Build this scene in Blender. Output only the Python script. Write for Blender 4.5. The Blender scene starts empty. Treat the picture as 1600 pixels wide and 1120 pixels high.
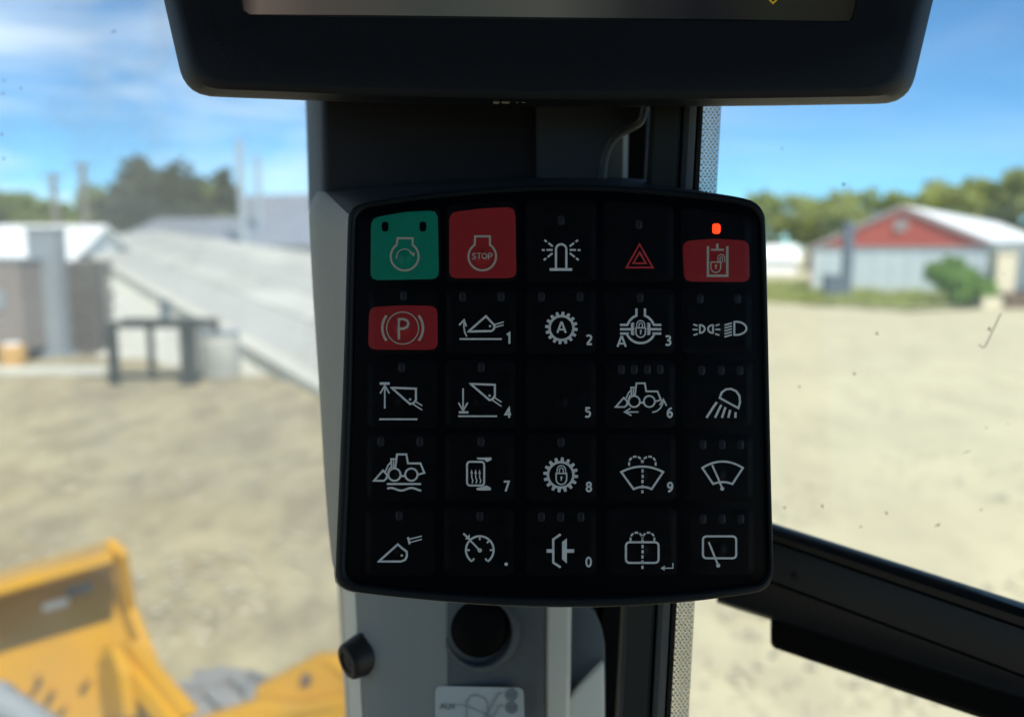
import bpy, bmesh, math, random
import numpy as np
from mathutils import Vector, Matrix
random.seed(7); rng = np.random.default_rng(7)
S = bpy.context.scene
COL = S.collection
rad = math.radians

# ------------------------------------------------------------------ camera
F = 1256.0                      # focal length in photo pixels (1600 wide)
PITCH = rad(7.7)
EYE = Vector((0.0, 0.0, 2.8))   # driver's eye above the yard
RX = Vector((1, 0, 0))
FW = Vector((0, math.cos(PITCH), -math.sin(PITCH)))
UP = Vector((0, math.sin(PITCH), math.cos(PITCH)))
D0 = 0.25                       # keypad distance
cd = bpy.data.cameras.new('camera'); cam = bpy.data.objects.new('camera', cd); COL.objects.link(cam)
cam.matrix_world = Matrix(((RX.x, UP.x, -FW.x, EYE.x), (RX.y, UP.y, -FW.y, EYE.y), (RX.z, UP.z, -FW.z, EYE.z), (0, 0, 0, 1)))
cd.sensor_width = 36.0; cd.lens = 36.0 * F / 1600.0
cd.clip_start = 0.01; cd.clip_end = 6000
cd.dof.use_dof = True; cd.dof.focus_distance = D0
cd.dof.aperture_fstop = (cd.lens / 1000) / 0.0040
S.camera = cam

# ------------------------------------------------------------------ sky and sun
SUN_AZ = rad(150); SUN_EL = rad(50)      # azimuth clockwise from +Y
sun_to = Vector((math.sin(SUN_AZ) * math.cos(SUN_EL), math.cos(SUN_AZ) * math.cos(SUN_EL), math.sin(SUN_EL)))
w = bpy.data.worlds.new('World'); S.world = w; w.use_nodes = True
nt = w.node_tree; nt.nodes.clear()
out = nt.nodes.new('ShaderNodeOutputWorld'); bg = nt.nodes.new('ShaderNodeBackground')
sky = nt.nodes.new('ShaderNodeTexSky'); sky.sky_type = 'NISHITA'; sky.sun_disc = False
sky.sun_elevation = SUN_EL; sky.sun_rotation = SUN_AZ; sky.air_density = 0.75; sky.dust_density = 0.0; sky.ozone_density = 4.0; sky.altitude = 300
tc = nt.nodes.new('ShaderNodeTexCoord'); mp = nt.nodes.new('ShaderNodeMapping')
mp.inputs['Scale'].default_value = (2.2, 2.2, 9.0); mp.inputs['Rotation'].default_value = (0.0, 0.12, 0.5)
nz = nt.nodes.new('ShaderNodeTexNoise'); nz.inputs['Scale'].default_value = 1.6; nz.inputs['Detail'].default_value = 3.5; nz.inputs['Roughness'].default_value = 0.55
nz.inputs['Distortion'].default_value = 0.6
rp = nt.nodes.new('ShaderNodeValToRGB'); rp.color_ramp.elements[0].position = 0.40; rp.color_ramp.elements[1].position = 0.70
rp.color_ramp.elements[1].color = (0.62, 0.62, 0.62, 1)
mx = nt.nodes.new('ShaderNodeMixRGB'); mx.inputs['Color2'].default_value = (8.6, 9.2, 9.4, 1)
L_ = nt.links.new
L_(tc.outputs['Generated'], mp.inputs['Vector']); L_(mp.outputs['Vector'], nz.inputs['Vector']); L_(nz.outputs['Fac'], rp.inputs['Fac'])
wb = nt.nodes.new('ShaderNodeMixRGB'); wb.blend_type = 'MULTIPLY'; wb.inputs['Fac'].default_value = 1.0; wb.inputs['Color2'].default_value = (0.54, 0.94, 1.07, 1)
L_(sky.outputs['Color'], wb.inputs['Color1']); sx_ = nt.nodes.new('ShaderNodeSeparateXYZ'); mk = nt.nodes.new('ShaderNodeMapRange'); ml = nt.nodes.new('ShaderNodeMath'); ml.operation = 'MULTIPLY'
mk.inputs['From Min'].default_value = 0.35; mk.inputs['From Max'].default_value = -0.45; mk.inputs['To Min'].default_value = 0.15; mk.inputs['To Max'].default_value = 1.0   # the cirrus thickens towards the west
L_(tc.outputs['Generated'], sx_.inputs[0]); L_(sx_.outputs['X'], mk.inputs['Value']); L_(mk.outputs['Result'], ml.inputs[0]); L_(rp.outputs['Color'], ml.inputs[1])
L_(ml.outputs[0], mx.inputs['Fac']); L_(wb.outputs['Color'], mx.inputs['Color1']); L_(mx.outputs['Color'], bg.inputs['Color'])
bg.inputs['Strength'].default_value = 0.104
L_(bg.outputs['Background'], out.inputs['Surface'])
sl = bpy.data.lights.new('sun', 'SUN'); so = bpy.data.objects.new('sun', sl); COL.objects.link(so)
sl.energy = 4.2; sl.angle = rad(0.5); sl.color = (1.0, 0.95, 0.86)
so.rotation_mode = 'QUATERNION'; so.rotation_quaternion = sun_to.to_track_quat('Z', 'Y'); so.location = (10, -10, 20)

S.view_settings.view_transform = 'Standard'; S.view_settings.look = 'None'
S.view_settings.exposure = 0.72; S.view_settings.gamma = 1.0; S.view_settings.use_curve_mapping = False
S.render.engine = 'CYCLES'
S.cycles.use_denoising = True
S.cycles.max_bounces = 8; S.cycles.transparent_max_bounces = 12
S.cycles.caustics_reflective = False; S.cycles.caustics_refractive = False

# ------------------------------------------------------------------ helpers
def cab(px, py, d):             # photo pixel at depth d -> cab coordinates (x right, y up, z to the viewer)
    return Vector(((px - 800) / F * d, (560 - py) / F * d, -d))
def W(px, py, d):               # the same point in the world
    c = cab(px, py, d); return EYE + RX * c.x + UP * c.y - FW * c.z
def G(px, py, z=0.0):           # where that line of sight meets height z
    r = W(px, py, 1.0) - EYE; t = (z - EYE.z) / r.z; return EYE + r * t
CABROT = Matrix(((RX.x, UP.x, -FW.x), (RX.y, UP.y, -FW.y), (RX.z, UP.z, -FW.z)))

def mesh_obj(name, verts, faces, mat, parent=None, smooth=None, link=True):
    me = bpy.data.meshes.new(name)
    me.from_pydata([tuple(v) for v in verts], [], faces); me.update()
    bm = bmesh.new(); bm.from_mesh(me)
    bmesh.ops.recalc_face_normals(bm, faces=bm.faces); bm.to_mesh(me); bm.free()
    if mat: me.materials.append(mat)
    if smooth is not None:
        me.shade_smooth(); me.set_sharp_from_angle(angle=rad(smooth))
    o = bpy.data.objects.new(name, me); COL.objects.link(o)
    if parent: o.parent = parent
    return o
def tag(o, label=None, cat=None, group=None, kind=None):
    if label: o['label'] = label
    if cat: o['category'] = cat
    if group: o['group'] = group
    if kind: o['kind'] = kind
    return o
def empty(name, loc, rot=None):
    o = bpy.data.objects.new(name, None); COL.objects.link(o); o.empty_display_size = 0.05
    o.matrix_world = Matrix.Translation(loc) @ (rot.to_4x4() if rot else Matrix())
    return o
def cab_thing(name, px, py, d, label, cat, group=None):
    """An Empty in the cab; .conv turns photo pixel + depth to its local coordinates."""
    o = empty(name, W(px, py, d), CABROT); tag(o, label, cat, group)
    c0 = cab(px, py, d)
    return o, (lambda x, y, dd: cab(x, y, dd) - c0)
def bevel(o, wdt, seg=2, ang=30):
    m = o.modifiers.new('bevel', 'BEVEL'); m.width = wdt; m.segments = seg; m.limit_method = 'ANGLE'; m.angle_limit = rad(ang)
    return o
class MB:
    def __init__(s): s.v = []; s.f = []
    def add(s, vs, fs):
        k = len(s.v); s.v += [Vector(v) for v in vs]; s.f += [tuple(i + k for i in f) for f in fs]; return s
    def box(s, c, sz, rot=None):
        c = Vector(c); hx, hy, hz = sz[0] / 2, sz[1] / 2, sz[2] / 2
        vs = [Vector((x, y, z)) for x in (-hx, hx) for y in (-hy, hy) for z in (-hz, hz)]
        if rot: vs = [rot @ v for v in vs]
        return s.add([c + v for v in vs], [(0, 1, 3, 2), (4, 6, 7, 5), (0, 4, 5, 1), (2, 3, 7, 6), (0, 2, 6, 4), (1, 5, 7, 3)])
    def loft(s, rings, closed=True, caps=(True, True)):
        n = len(rings[0]); vs = [v for r in rings for v in r]; fs = []
        for i in range(len(rings) - 1):
            for j in range(n if closed else n - 1):
                a = i * n + j; b = i * n + (j + 1) % n
                fs.append((a, b, b + n, a + n))
        if caps[0]: fs.append(tuple(range(n)))
        if caps[1]: fs.append(tuple((len(rings) - 1) * n + j for j in range(n))[::-1])
        return s.add(vs, fs)
    def tube(s, pts, r, n=10):
        pts = [Vector(p) for p in pts]; rs = r if isinstance(r, (list, tuple)) else [r] * len(pts); rings = []
        for i, p in enumerate(pts):
            t = (pts[min(i + 1, len(pts) - 1)] - pts[max(i - 1, 0)]).normalized()
            a = t.orthogonal().normalized() if i == 0 else (a - t * a.dot(t)).normalized()
            b = t.cross(a)
            rings.append([p + (a * math.cos(k * 2 * math.pi / n) + b * math.sin(k * 2 * math.pi / n)) * rs[i] for k in range(n)])
        return s.loft(rings)
    def lathe(s, c, axis, prof, n=40):
        c = Vector(c); t = Vector(axis).normalized(); a = t.orthogonal().normalized(); b = t.cross(a)
        rings = [[c + t * h + (a * math.cos(k * 2 * math.pi / n) + b * math.sin(k * 2 * math.pi / n)) * max(r, 1e-5) for k in range(n)] for r, h in prof]
        return s.loft(rings)
    def extrude(s, poly, off):
        off = Vector(off); return s.loft([[Vector(p) for p in poly], [Vector(p) + off for p in poly]])
    def build(s, name, mat, parent=None, smooth=None): return mesh_obj(name, s.v, s.f, mat, parent, smooth)

def catmull(pts, seg=8, closed=True):
    o = []; n = len(pts); P = [Vector((p[0], p[1], 0)) for p in pts]
    for i in range(n if closed else n - 1):
        g = lambda k: P[k % n] if closed else P[max(0, min(n - 1, k))]
        p0, p1, p2, p3 = g(i - 1), g(i), g(i + 1), g(i + 2)
        for k in range(seg):
            t = k / seg
            o.append(0.5 * ((2 * p1) + (-p0 + p2) * t + (2 * p0 - 5 * p1 + 4 * p2 - p3) * t * t + (-p0 + 3 * p1 - 3 * p2 + p3) * t ** 3))
    if not closed: o.append(P[-1])
    return [(v.x, v.y) for v in o]
def rounded(poly, r, n=6):
    """round the corners of a polygon (2D)"""
    o = []; m = len(poly); rr = r if isinstance(r, (list, tuple)) else [r] * m
    for i in range(m):
        p = Vector(poly[i]); a = Vector(poly[i - 1]); b = Vector(poly[(i + 1) % m])
        da = (a - p); db = (b - p); q = min(rr[i], da.length * .49, db.length * .49)
        s = p + da.normalized() * q; e = p + db.normalized() * q
        for k in range(n + 1):
            t = k / n; o.append(tuple(s * (1 - t) ** 2 + p * 2 * t * (1 - t) + e * t * t))
    return o
def ray_sample(poly, c, angs):
    P = np.array(poly, float) - np.array(c, float); Q = np.roll(P, -1, 0); o = []
    for a in angs:
        d = np.array((math.cos(a), math.sin(a))); e = Q - P
        den = d[0] * e[:, 1] - d[1] * e[:, 0]; den = np.where(abs(den) < 1e-12, 1e-12, den)
        t = (P[:, 0] * e[:, 1] - P[:, 1] * e[:, 0]) / den
        u = (P[:, 0] * d[1] - P[:, 1] * d[0]) / den
        ok = (t > 0) & (u >= -1e-6) & (u <= 1 + 1e-6)
        r = t[ok].max() if ok.any() else 0
        o.append((c[0] + d[0] * r, c[1] + d[1] * r))
    return o
def poly_angles(c, polys, n):
    a = set(np.linspace(-math.pi, math.pi, n, endpoint=False).tolist())
    return sorted(a)

# ------------------------------------------------------------------ materials
def mat(name, col, rough=0.5, metal=0.0, spec=0.5, bump=None, vary=None, emis=None):
    """bump=(scale, strength, distance); vary=(scale, amount, second colour, detail)"""
    m = bpy.data.materials.new(name); m.use_nodes = True; t = m.node_tree; b = t.nodes['Principled BSDF']
    b.inputs['Base Color'].default_value = (*col, 1); b.inputs['Roughness'].default_value = rough
    b.inputs['Metallic'].default_value = metal; b.inputs['Specular IOR Level'].default_value = spec
    c = t.nodes.new('ShaderNodeTexCoord')
    if vary:
        n = t.nodes.new('ShaderNodeTexNoise'); n.inputs['Scale'].default_value = vary[0]; n.inputs['Detail'].default_value = vary[3] if len(vary) > 3 else 5
        n.inputs['Roughness'].default_value = 0.62
        r = t.nodes.new('ShaderNodeValToRGB'); r.color_ramp.elements[0].position = 0.36; r.color_ramp.elements[1].position = 0.68
        r.color_ramp.elements[1].color = (vary[1],) * 3 + (1,)
        x = t.nodes.new('ShaderNodeMixRGB'); x.inputs['Color1'].default_value = (*col, 1); x.inputs['Color2'].default_value = (*vary[2], 1)
        t.links.new(c.outputs['Object'], n.inputs['Vector']); t.links.new(n.outputs['Fac'], r.inputs['Fac']); t.links.new(r.outputs['Color'], x.inputs['Fac'])
        t.links.new(x.outputs['Color'], b.inputs['Base Color'])
    if bump:
        n = t.nodes.new('ShaderNodeTexNoise'); n.inputs['Scale'].default_value = bump[0]; n.inputs['Detail'].default_value = 3
        k = t.nodes.new('ShaderNodeBump'); k.inputs['Strength'].default_value = bump[1]; k.inputs['Distance'].default_value = bump[2]
        t.links.new(c.outputs['Object'], n.inputs['Vector']); t.links.new(n.outputs['Fac'], k.inputs['Height']); t.links.new(k.outputs['Normal'], b.inputs['Normal'])
    if emis:
        b.inputs['Emission Color'].default_value = (*emis[0], 1); b.inputs['Emission Strength'].default_value = emis[1]
    return m
GRAIN = (1900, 0.65, 0.00022)
M = {
 'bezel': mat('black_grained_plastic', (0.007, 0.0085, 0.012), 0.5, bump=GRAIN, spec=0.22),
 'rim': mat('keypad_rim_plastic', (0.007, 0.0105, 0.0145), 0.5, bump=GRAIN, spec=0.2),
 'membrane': mat('keypad_membrane', (0.0012, 0.0016, 0.0032), 0.42, spec=0.05, bump=(5200, 0.12, 0.00005)),
 'key': mat('keypad_key_film', (0.0011, 0.0015, 0.0030), 0.38, spec=0.11, vary=(170, 0.8, (0.0045, 0.0055, 0.0075), 6), bump=(5200, 0.12, 0.00005)),
 'green': mat('green_key_print', (0.002, 0.20, 0.135), 0.42, spec=0.2, vary=(260, 0.6, (0.006, 0.165, 0.115), 6), bump=(5200, 0.12, 0.00005)),
 'red': mat('red_key_print', (0.30, 0.018, 0.022), 0.42, spec=0.2, vary=(260, 0.6, (0.235, 0.02, 0.024), 6), bump=(5200, 0.12, 0.00005)),
 'white': mat('white_legend_print', (0.66, 0.68, 0.71), 0.45, spec=0.25, vary=(420, 0.7, (0.50, 0.52, 0.54), 5)),
 'dull': mat('grey_legend_print', (0.40, 0.37, 0.32), 0.45, spec=0.25),
 'redline': mat('red_legend_print', (0.46, 0.035, 0.045), 0.45, spec=0.25),
 'led_off': mat('dark_indicator_window', (0.018, 0.019, 0.026), 0.35, spec=0.15),
 'led_on': mat('lit_red_indicator', (0.8, 0.05, 0.01), 0.3, emis=((1.0, 0.028, 0.005), 1.7)),
 'grey': mat('grey_pillar_plastic', (0.255, 0.275, 0.28), 0.6, bump=GRAIN, spec=0.3, vary=(9, 0.25, (0.30, 0.315, 0.31))),
 'char': mat('charcoal_plastic', (0.012, 0.012, 0.015), 0.6, bump=GRAIN, spec=0.25),
 'slate': mat('slate_bracket_plastic', (0.04, 0.046, 0.053), 0.6, bump=GRAIN, spec=0.3),
 'lgrey': mat('light_grey_plastic', (0.48, 0.47, 0.43), 0.55, bump=GRAIN, spec=0.3),
 'pillar': mat('black_pillar_paint', (0.02, 0.023, 0.022), 0.5, spec=0.3, vary=(14, 0.4, (0.03, 0.032, 0.03))),
 'rubber': mat('black_rubber', (0.003, 0.003, 0.0035), 0.7, spec=0.08, bump=(900, 0.3, 0.0002)),
 'knob': mat('black_knob_rubber', (0.016, 0.015, 0.015), 0.5, spec=0.4, bump=(900, 0.3, 0.0002)),
 'weave': mat('off_white_woven_strip', (0.80, 0.81, 0.75), 0.7, spec=0.3, vary=(60, 0.5, (0.5, 0.51, 0.46))),
 'rail': mat('blue_black_rail_plastic', (0.004, 0.007, 0.012), 0.42, bump=GRAIN, spec=0.4),
 'grey_w': mat('warm_grey_plastic', (0.33, 0.33, 0.30), 0.55, bump=GRAIN, spec=0.35, vary=(1500, 0.7, (0.25, 0.255, 0.24), 2)),
 'painted_shade': mat('painted_shade_plastic', (0.10, 0.12, 0.135), 0.6, bump=GRAIN, spec=0.3),  # darker cover plastic, shade painted into the colour
 'pale': mat('painted_light_plastic', (0.80, 0.80, 0.73), 0.5, bump=GRAIN, spec=0.3),  # paler cover plastic, sun and window light painted into the colour
 'sticker': mat('pale_sticker', (0.50, 0.56, 0.60), 0.35, spec=0.4),
 'ink': mat('grey_sticker_ink', (0.20, 0.23, 0.26), 0.4, spec=0.3),
 'ink2': mat('pale_sticker_ink', (0.33, 0.38, 0.41), 0.4, spec=0.3),
 'speck': mat('dried_dirt', (0.34, 0.33, 0.27), 0.9, spec=0.1),
 'liner': mat('cab_liner', (0.05, 0.05, 0.05), 0.9, spec=0.1),
 'yellow': mat('dusty_yellow_paint', (0.50, 0.25, 0.001), 0.42, spec=0.4, vary=(5, 0.55, (0.40, 0.22, 0.008), 8)),
 'tyre': mat('dusty_tyre_rubber', (0.20, 0.21, 0.22), 0.85, spec=0.2, vary=(8, 0.8, (0.27, 0.27, 0.26))),
 'steel': mat('dull_grey_steel', (0.26, 0.29, 0.31), 0.5, spec=0.4, vary=(1.5, 0.6, (0.19, 0.22, 0.24))),
 'conc': mat('pale_concrete', (0.55, 0.55, 0.49), 0.85, spec=0.2, vary=(0.35, 0.9, (0.33, 0.335, 0.30), 7), bump=(6, 0.3, 0.02)),
 'conc2': mat('worn_concrete', (0.42, 0.43, 0.395), 0.85, spec=0.2, vary=(0.3, 0.9, (0.40, 0.40, 0.355), 7), bump=(6, 0.3, 0.02)),
 'kerb': mat('kerb_concrete', (0.54, 0.53, 0.45), 0.85, spec=0.2, vary=(0.8, 0.7, (0.46, 0.45, 0.39))),
 'roofgrey': mat('slate_blue_roof_sheet', (0.20, 0.225, 0.265), 0.55, spec=0.4, vary=(0.3, 0.8, (0.26, 0.28, 0.31))),
 'whitepaint': mat('white_sheet_metal', (0.78, 0.79, 0.78), 0.5, spec=0.4, vary=(0.5, 0.5, (0.68, 0.69, 0.67))),
 'wallblue': mat('pale_blue_grey_siding', (0.68, 0.74, 0.76), 0.55, spec=0.4, vary=(0.6, 0.6, (0.60, 0.66, 0.68))),
 'barnred': mat('barn_red_siding', (0.56, 0.12, 0.08), 0.6, spec=0.3, vary=(0.7, 0.5, (0.45, 0.10, 0.075))),
 'fascia': mat('grey_pink_fascia', (0.42, 0.35, 0.33), 0.6),
 'beige': mat('beige_render', (0.60, 0.54, 0.40), 0.8, spec=0.2, vary=(1.2, 0.5, (0.5, 0.45, 0.34))),
 'brown': mat('brown_timber', (0.12, 0.085, 0.06), 0.8, spec=0.2, vary=(3, 0.7, (0.18, 0.13, 0.09))),
 'dkwood': mat('weathered_dark_timber', (0.10, 0.088, 0.08), 0.85, spec=0.2, vary=(2.5, 0.8, (0.16, 0.14, 0.125))),
 'tan': mat('dusty_brown_sheet', (0.25, 0.215, 0.19), 0.8, spec=0.2, vary=(1.2, 0.8, (0.20, 0.175, 0.16))),
 'orange': mat('orange_plastic', (0.50, 0.30, 0.10), 0.5),
 'postdark': mat('slate_post', (0.09, 0.115, 0.145), 0.6, vary=(2, 0.5, (0.13, 0.15, 0.18))),
 'bark': mat('bark', (0.11, 0.095, 0.075), 0.9, spec=0.1, vary=(2, 0.7, (0.17, 0.15, 0.12))),
 'polewood': mat('grey_utility_pole', (0.20, 0.19, 0.18), 0.9, spec=0.1),
 'mast': mat('pale_galvanised_mast', (0.34, 0.40, 0.44), 0.5, spec=0.4),
 'sign_y': mat('yellow_screen_symbol', (0.5, 0.36, 0.02), 0.4, emis=((0.8, 0.5, 0.03), 0.12)),
}
def foliage(name, a, b):
    m = mat(name, a, 0.75, spec=0.2, vary=(0.45, 1.0, b, 4)); t = m.node_tree; p = t.nodes['Principled BSDF']
    tr = t.nodes.new('ShaderNodeBsdfTranslucent'); mxs = t.nodes.new('ShaderNodeMixShader'); mxs.inputs[0].default_value = 0.5
    tr.inputs['Color'].default_value = (a[0] * 1.4, a[1] * 1.4, a[2], 1)
    t.links.new(p.outputs[0], mxs.inputs[1]); t.links.new(tr.outputs[0], mxs.inputs[2]); t.links.new(mxs.outputs[0], t.nodes['Material Output'].inputs['Surface'])
    return m
M['leaf_spring'] = foliage('spring_leaves', (0.36, 0.39, 0.13), (0.27, 0.31, 0.12))
M['leaf_mid'] = foliage('mid_green_leaves', (0.25, 0.31, 0.11), (0.31, 0.35, 0.15))
M['leaf_dark'] = foliage('dark_conifer_needles', (0.085, 0.105, 0.07), (0.13, 0.14, 0.10))
M['leaf_bush'] = foliage('fresh_bush_leaves', (0.20, 0.33, 0.08), (0.27, 0.38, 0.11))

def see_through(m, col, f):
    t = m.node_tree; p = t.nodes['Principled BSDF']; tr = t.nodes.new('ShaderNodeBsdfTranslucent'); q = t.nodes.new('ShaderNodeMixShader'); q.inputs[0].default_value = f
    tr.inputs['Color'].default_value = (*col, 1); t.links.new(p.outputs[0], q.inputs[1]); t.links.new(tr.outputs[0], q.inputs[2]); t.links.new(q.outputs[0], t.nodes['Material Output'].inputs['Surface'])
see_through(M['weave'], (0.98, 0.98, 0.92), 0.94)
def netting():
    m = bpy.data.materials.new('sheer_net'); m.use_nodes = True; t = m.node_tree; t.nodes.clear()
    o = t.nodes.new('ShaderNodeOutputMaterial'); a = t.nodes.new('ShaderNodeBsdfTransparent'); b = t.nodes.new('ShaderNodeBsdfTranslucent'); q = t.nodes.new('ShaderNodeMixShader')
    b.inputs['Color'].default_value = (1.0, 0.98, 0.90, 1); q.inputs[0].default_value = 0.62
    t.links.new(a.outputs[0], q.inputs[1]); t.links.new(b.outputs[0], q.inputs[2]); t.links.new(q.outputs[0], o.inputs['Surface']); return m
M['net'] = netting()
def gravel_mat():
    m = mat('dusty_gravel_yard', (0.42, 0.37, 0.26), 0.95, spec=0.1); t = m.node_tree; b = t.nodes['Principled BSDF']
    c = t.nodes.new('ShaderNodeTexCoord'); prev = None
    base = (0.51, 0.465, 0.305, 1)
    for sc, lo, hi, amt, colr in ((0.13, .40, .66, .55, (0.43, 0.385, 0.265, 1)), (0.55, .45, .62, .75, (0.35, 0.305, 0.205, 1)), (1.3, .48, .60, .8, (0.30, 0.262, 0.18, 1)), (3.6, .52, .68, .5, (0.27, 0.24, 0.17, 1)), (0.9, .58, .76, .6, (0.57, 0.525, 0.37, 1)), (30, .45, .75, .25, (0.33, 0.295, 0.21, 1))):
        mpn = t.nodes.new('ShaderNodeMapping'); mpn.inputs['Location'].default_value = (sc * 7, sc * 3, 0); mpn.inputs['Scale'].default_value = (1.15, 0.55, 1); mpn.inputs['Rotation'].default_value = (0, 0, .35)
        n = t.nodes.new('ShaderNodeTexNoise'); n.inputs['Scale'].default_value = sc; n.inputs['Detail'].default_value = 6; n.inputs['Roughness'].default_value = 0.6; n.inputs['Distortion'].default_value = 0.3
        r = t.nodes.new('ShaderNodeValToRGB'); r.color_ramp.elements[0].position = lo; r.color_ramp.elements[1].position = hi; r.color_ramp.elements[1].color = (amt, amt, amt, 1)
        x = t.nodes.new('ShaderNodeMixRGB'); x.inputs['Color1'].default_value = base; x.inputs['Color2'].default_value = colr
        t.links.new(c.outputs['Object'], mpn.inputs[0]); t.links.new(mpn.outputs[0], n.inputs['Vector']); t.links.new(n.outputs['Fac'], r.inputs['Fac']); t.links.new(r.outputs['Color'], x.inputs['Fac'])
        if prev: t.links.new(prev.outputs['Color'], x.inputs['Color1'])
        prev = x
    # the west half of the yard is trodden brown soil, the east half pale crushed stone
    sp = t.nodes.new('ShaderNodeSeparateXYZ'); mrg = t.nodes.new('ShaderNodeMapRange'); mrg.inputs['From Min'].default_value = 1.5; mrg.inputs['From Max'].default_value = -2.5; mrg.inputs['To Max'].default_value = 0.62
    x = t.nodes.new('ShaderNodeMixRGB'); x.blend_type = 'MULTIPLY'; x.inputs['Color2'].default_value = (0.66, 0.60, 0.50, 1)
    t.links.new(c.outputs['Object'], sp.inputs[0]); t.links.new(sp.outputs['X'], mrg.inputs['Value']); t.links.new(mrg.outputs['Result'], x.inputs['Fac']); t.links.new(prev.outputs['Color'], x.inputs['Color1']); prev = x
    mr2 = t.nodes.new('ShaderNodeMapRange'); mr2.inputs['From Min'].default_value = -1.0; mr2.inputs['From Max'].default_value = 2.5; mr2.inputs['To Max'].default_value = 0.62
    x = t.nodes.new('ShaderNodeMixRGB'); x.inputs['Color2'].default_value = (0.50, 0.46, 0.305, 1)
    t.links.new(sp.outputs['X'], mr2.inputs['Value']); t.links.new(mr2.outputs['Result'], x.inputs['Fac']); t.links.new(prev.outputs['Color'], x.inputs['Color1']); prev = x
    t.links.new(prev.outputs['Color'], b.inputs['Base Color'])
    n = t.nodes.new('ShaderNodeTexNoise'); n.inputs['Scale'].default_value = 1.3; n.inputs['Detail'].default_value = 5; n.inputs['Roughness'].default_value = 0.55
    k = t.nodes.new('ShaderNodeBump'); k.inputs['Strength'].default_value = 0.6; k.inputs['Distance'].default_value = 0.05
    t.links.new(c.outputs['Object'], n.inputs['Vector']); t.links.new(n.outputs['Fac'], k.inputs['Height']); t.links.new(k.outputs['Normal'], b.inputs['Normal'])
    return m
M['gravel'] = gravel_mat()
M['grass'] = mat('dry_verge_grass', (0.26, 0.27, 0.12), 0.95, spec=0.1, vary=(0.5, 0.9, (0.40, 0.37, 0.22), 7))

def glass_mat(name, dust, blot):
    """clear pane with a film of dust: see-through, faint reflection, scattering film"""
    m = bpy.data.materials.new(name); m.use_nodes = True; t = m.node_tree; t.nodes.clear()
    o = t.nodes.new('ShaderNodeOutputMaterial'); tr = t.nodes.new('ShaderNodeBsdfTransparent'); gl = t.nodes.new('ShaderNodeBsdfGlossy'); gl.inputs['Roughness'].default_value = 0.02
    fr = t.nodes.new('ShaderNodeFresnel'); fr.inputs['IOR'].default_value = 1.25
    m1 = t.nodes.new('ShaderNodeMixShader'); m2 = t.nodes.new('ShaderNodeMixShader'); tl = t.nodes.new('ShaderNodeBsdfTranslucent'); tl.inputs['Color'].default_value = (0.80, 0.80, 0.74, 1)
    tr.inputs['Color'].default_value = (0.985, 0.995, 0.99, 1)
    c = t.nodes.new('ShaderNodeTexCoord'); last = None
    for sc, lo, hi, amt in ((6.0, .36, .74, blot), (26.0, .48, .75, blot * .55)):
        n = t.nodes.new('ShaderNodeTexNoise'); n.inputs['Scale'].default_value = sc; n.inputs['Detail'].default_value = 5; n.inputs['Distortion'].default_value = 0.4
        r = t.nodes.new('ShaderNodeMapRange'); r.inputs['From Min'].default_value = lo; r.inputs['From Max'].default_value = hi; r.inputs['To Max'].default_value = amt
        t.links.new(c.outputs['Object'], n.inputs['Vector']); t.links.new(n.outputs['Fac'], r.inputs['Value'])
        a = t.nodes.new('ShaderNodeMath'); a.operation = 'ADD'
        if last: t.links.new(last.outputs[0], a.inputs[0])
        else: a.inputs[0].default_value = dust
        t.links.new(r.outputs['Result'], a.inputs[1]); last = a
    t.links.new(fr.outputs[0], m1.inputs[0]); t.links.new(tr.outputs[0], m1.inputs[1]); t.links.new(gl.outputs[0], m1.inputs[2])
    t.links.new(last.outputs[0], m2.inputs[0]); t.links.new(m1.outputs[0], m2.inputs[1]); t.links.new(tl.outputs[0], m2.inputs[2]); t.links.new(m2.outputs[0], o.inputs['Surface'])
    return m
M['glass_l'] = glass_mat('dusty_windscreen_glass', 0.055, 0.20)
M['glass_r'] = glass_mat('side_window_glass', 0.035, 0.06)

def screen_mat():  # cab reflection painted as a faint glowing gradient
    m = mat('screen_painted_reflection', (0.012, 0.012, 0.011), 0.22, spec=0.5); t = m.node_tree; b = t.nodes['Principled BSDF']
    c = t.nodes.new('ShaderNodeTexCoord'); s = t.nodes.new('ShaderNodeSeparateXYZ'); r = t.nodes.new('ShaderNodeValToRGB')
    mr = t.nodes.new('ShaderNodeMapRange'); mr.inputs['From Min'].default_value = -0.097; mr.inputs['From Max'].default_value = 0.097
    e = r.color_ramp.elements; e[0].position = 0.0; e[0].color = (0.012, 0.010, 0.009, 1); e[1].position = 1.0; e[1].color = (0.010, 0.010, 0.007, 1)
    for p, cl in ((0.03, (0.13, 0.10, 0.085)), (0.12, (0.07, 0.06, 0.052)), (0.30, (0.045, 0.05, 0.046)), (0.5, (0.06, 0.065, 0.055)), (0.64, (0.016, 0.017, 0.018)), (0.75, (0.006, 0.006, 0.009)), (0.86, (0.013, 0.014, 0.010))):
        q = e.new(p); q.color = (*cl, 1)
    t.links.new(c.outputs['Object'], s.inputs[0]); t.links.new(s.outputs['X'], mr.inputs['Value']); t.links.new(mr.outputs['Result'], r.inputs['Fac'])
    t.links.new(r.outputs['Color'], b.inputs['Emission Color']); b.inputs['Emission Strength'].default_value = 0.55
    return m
M['screen'] = screen_mat()

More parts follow.
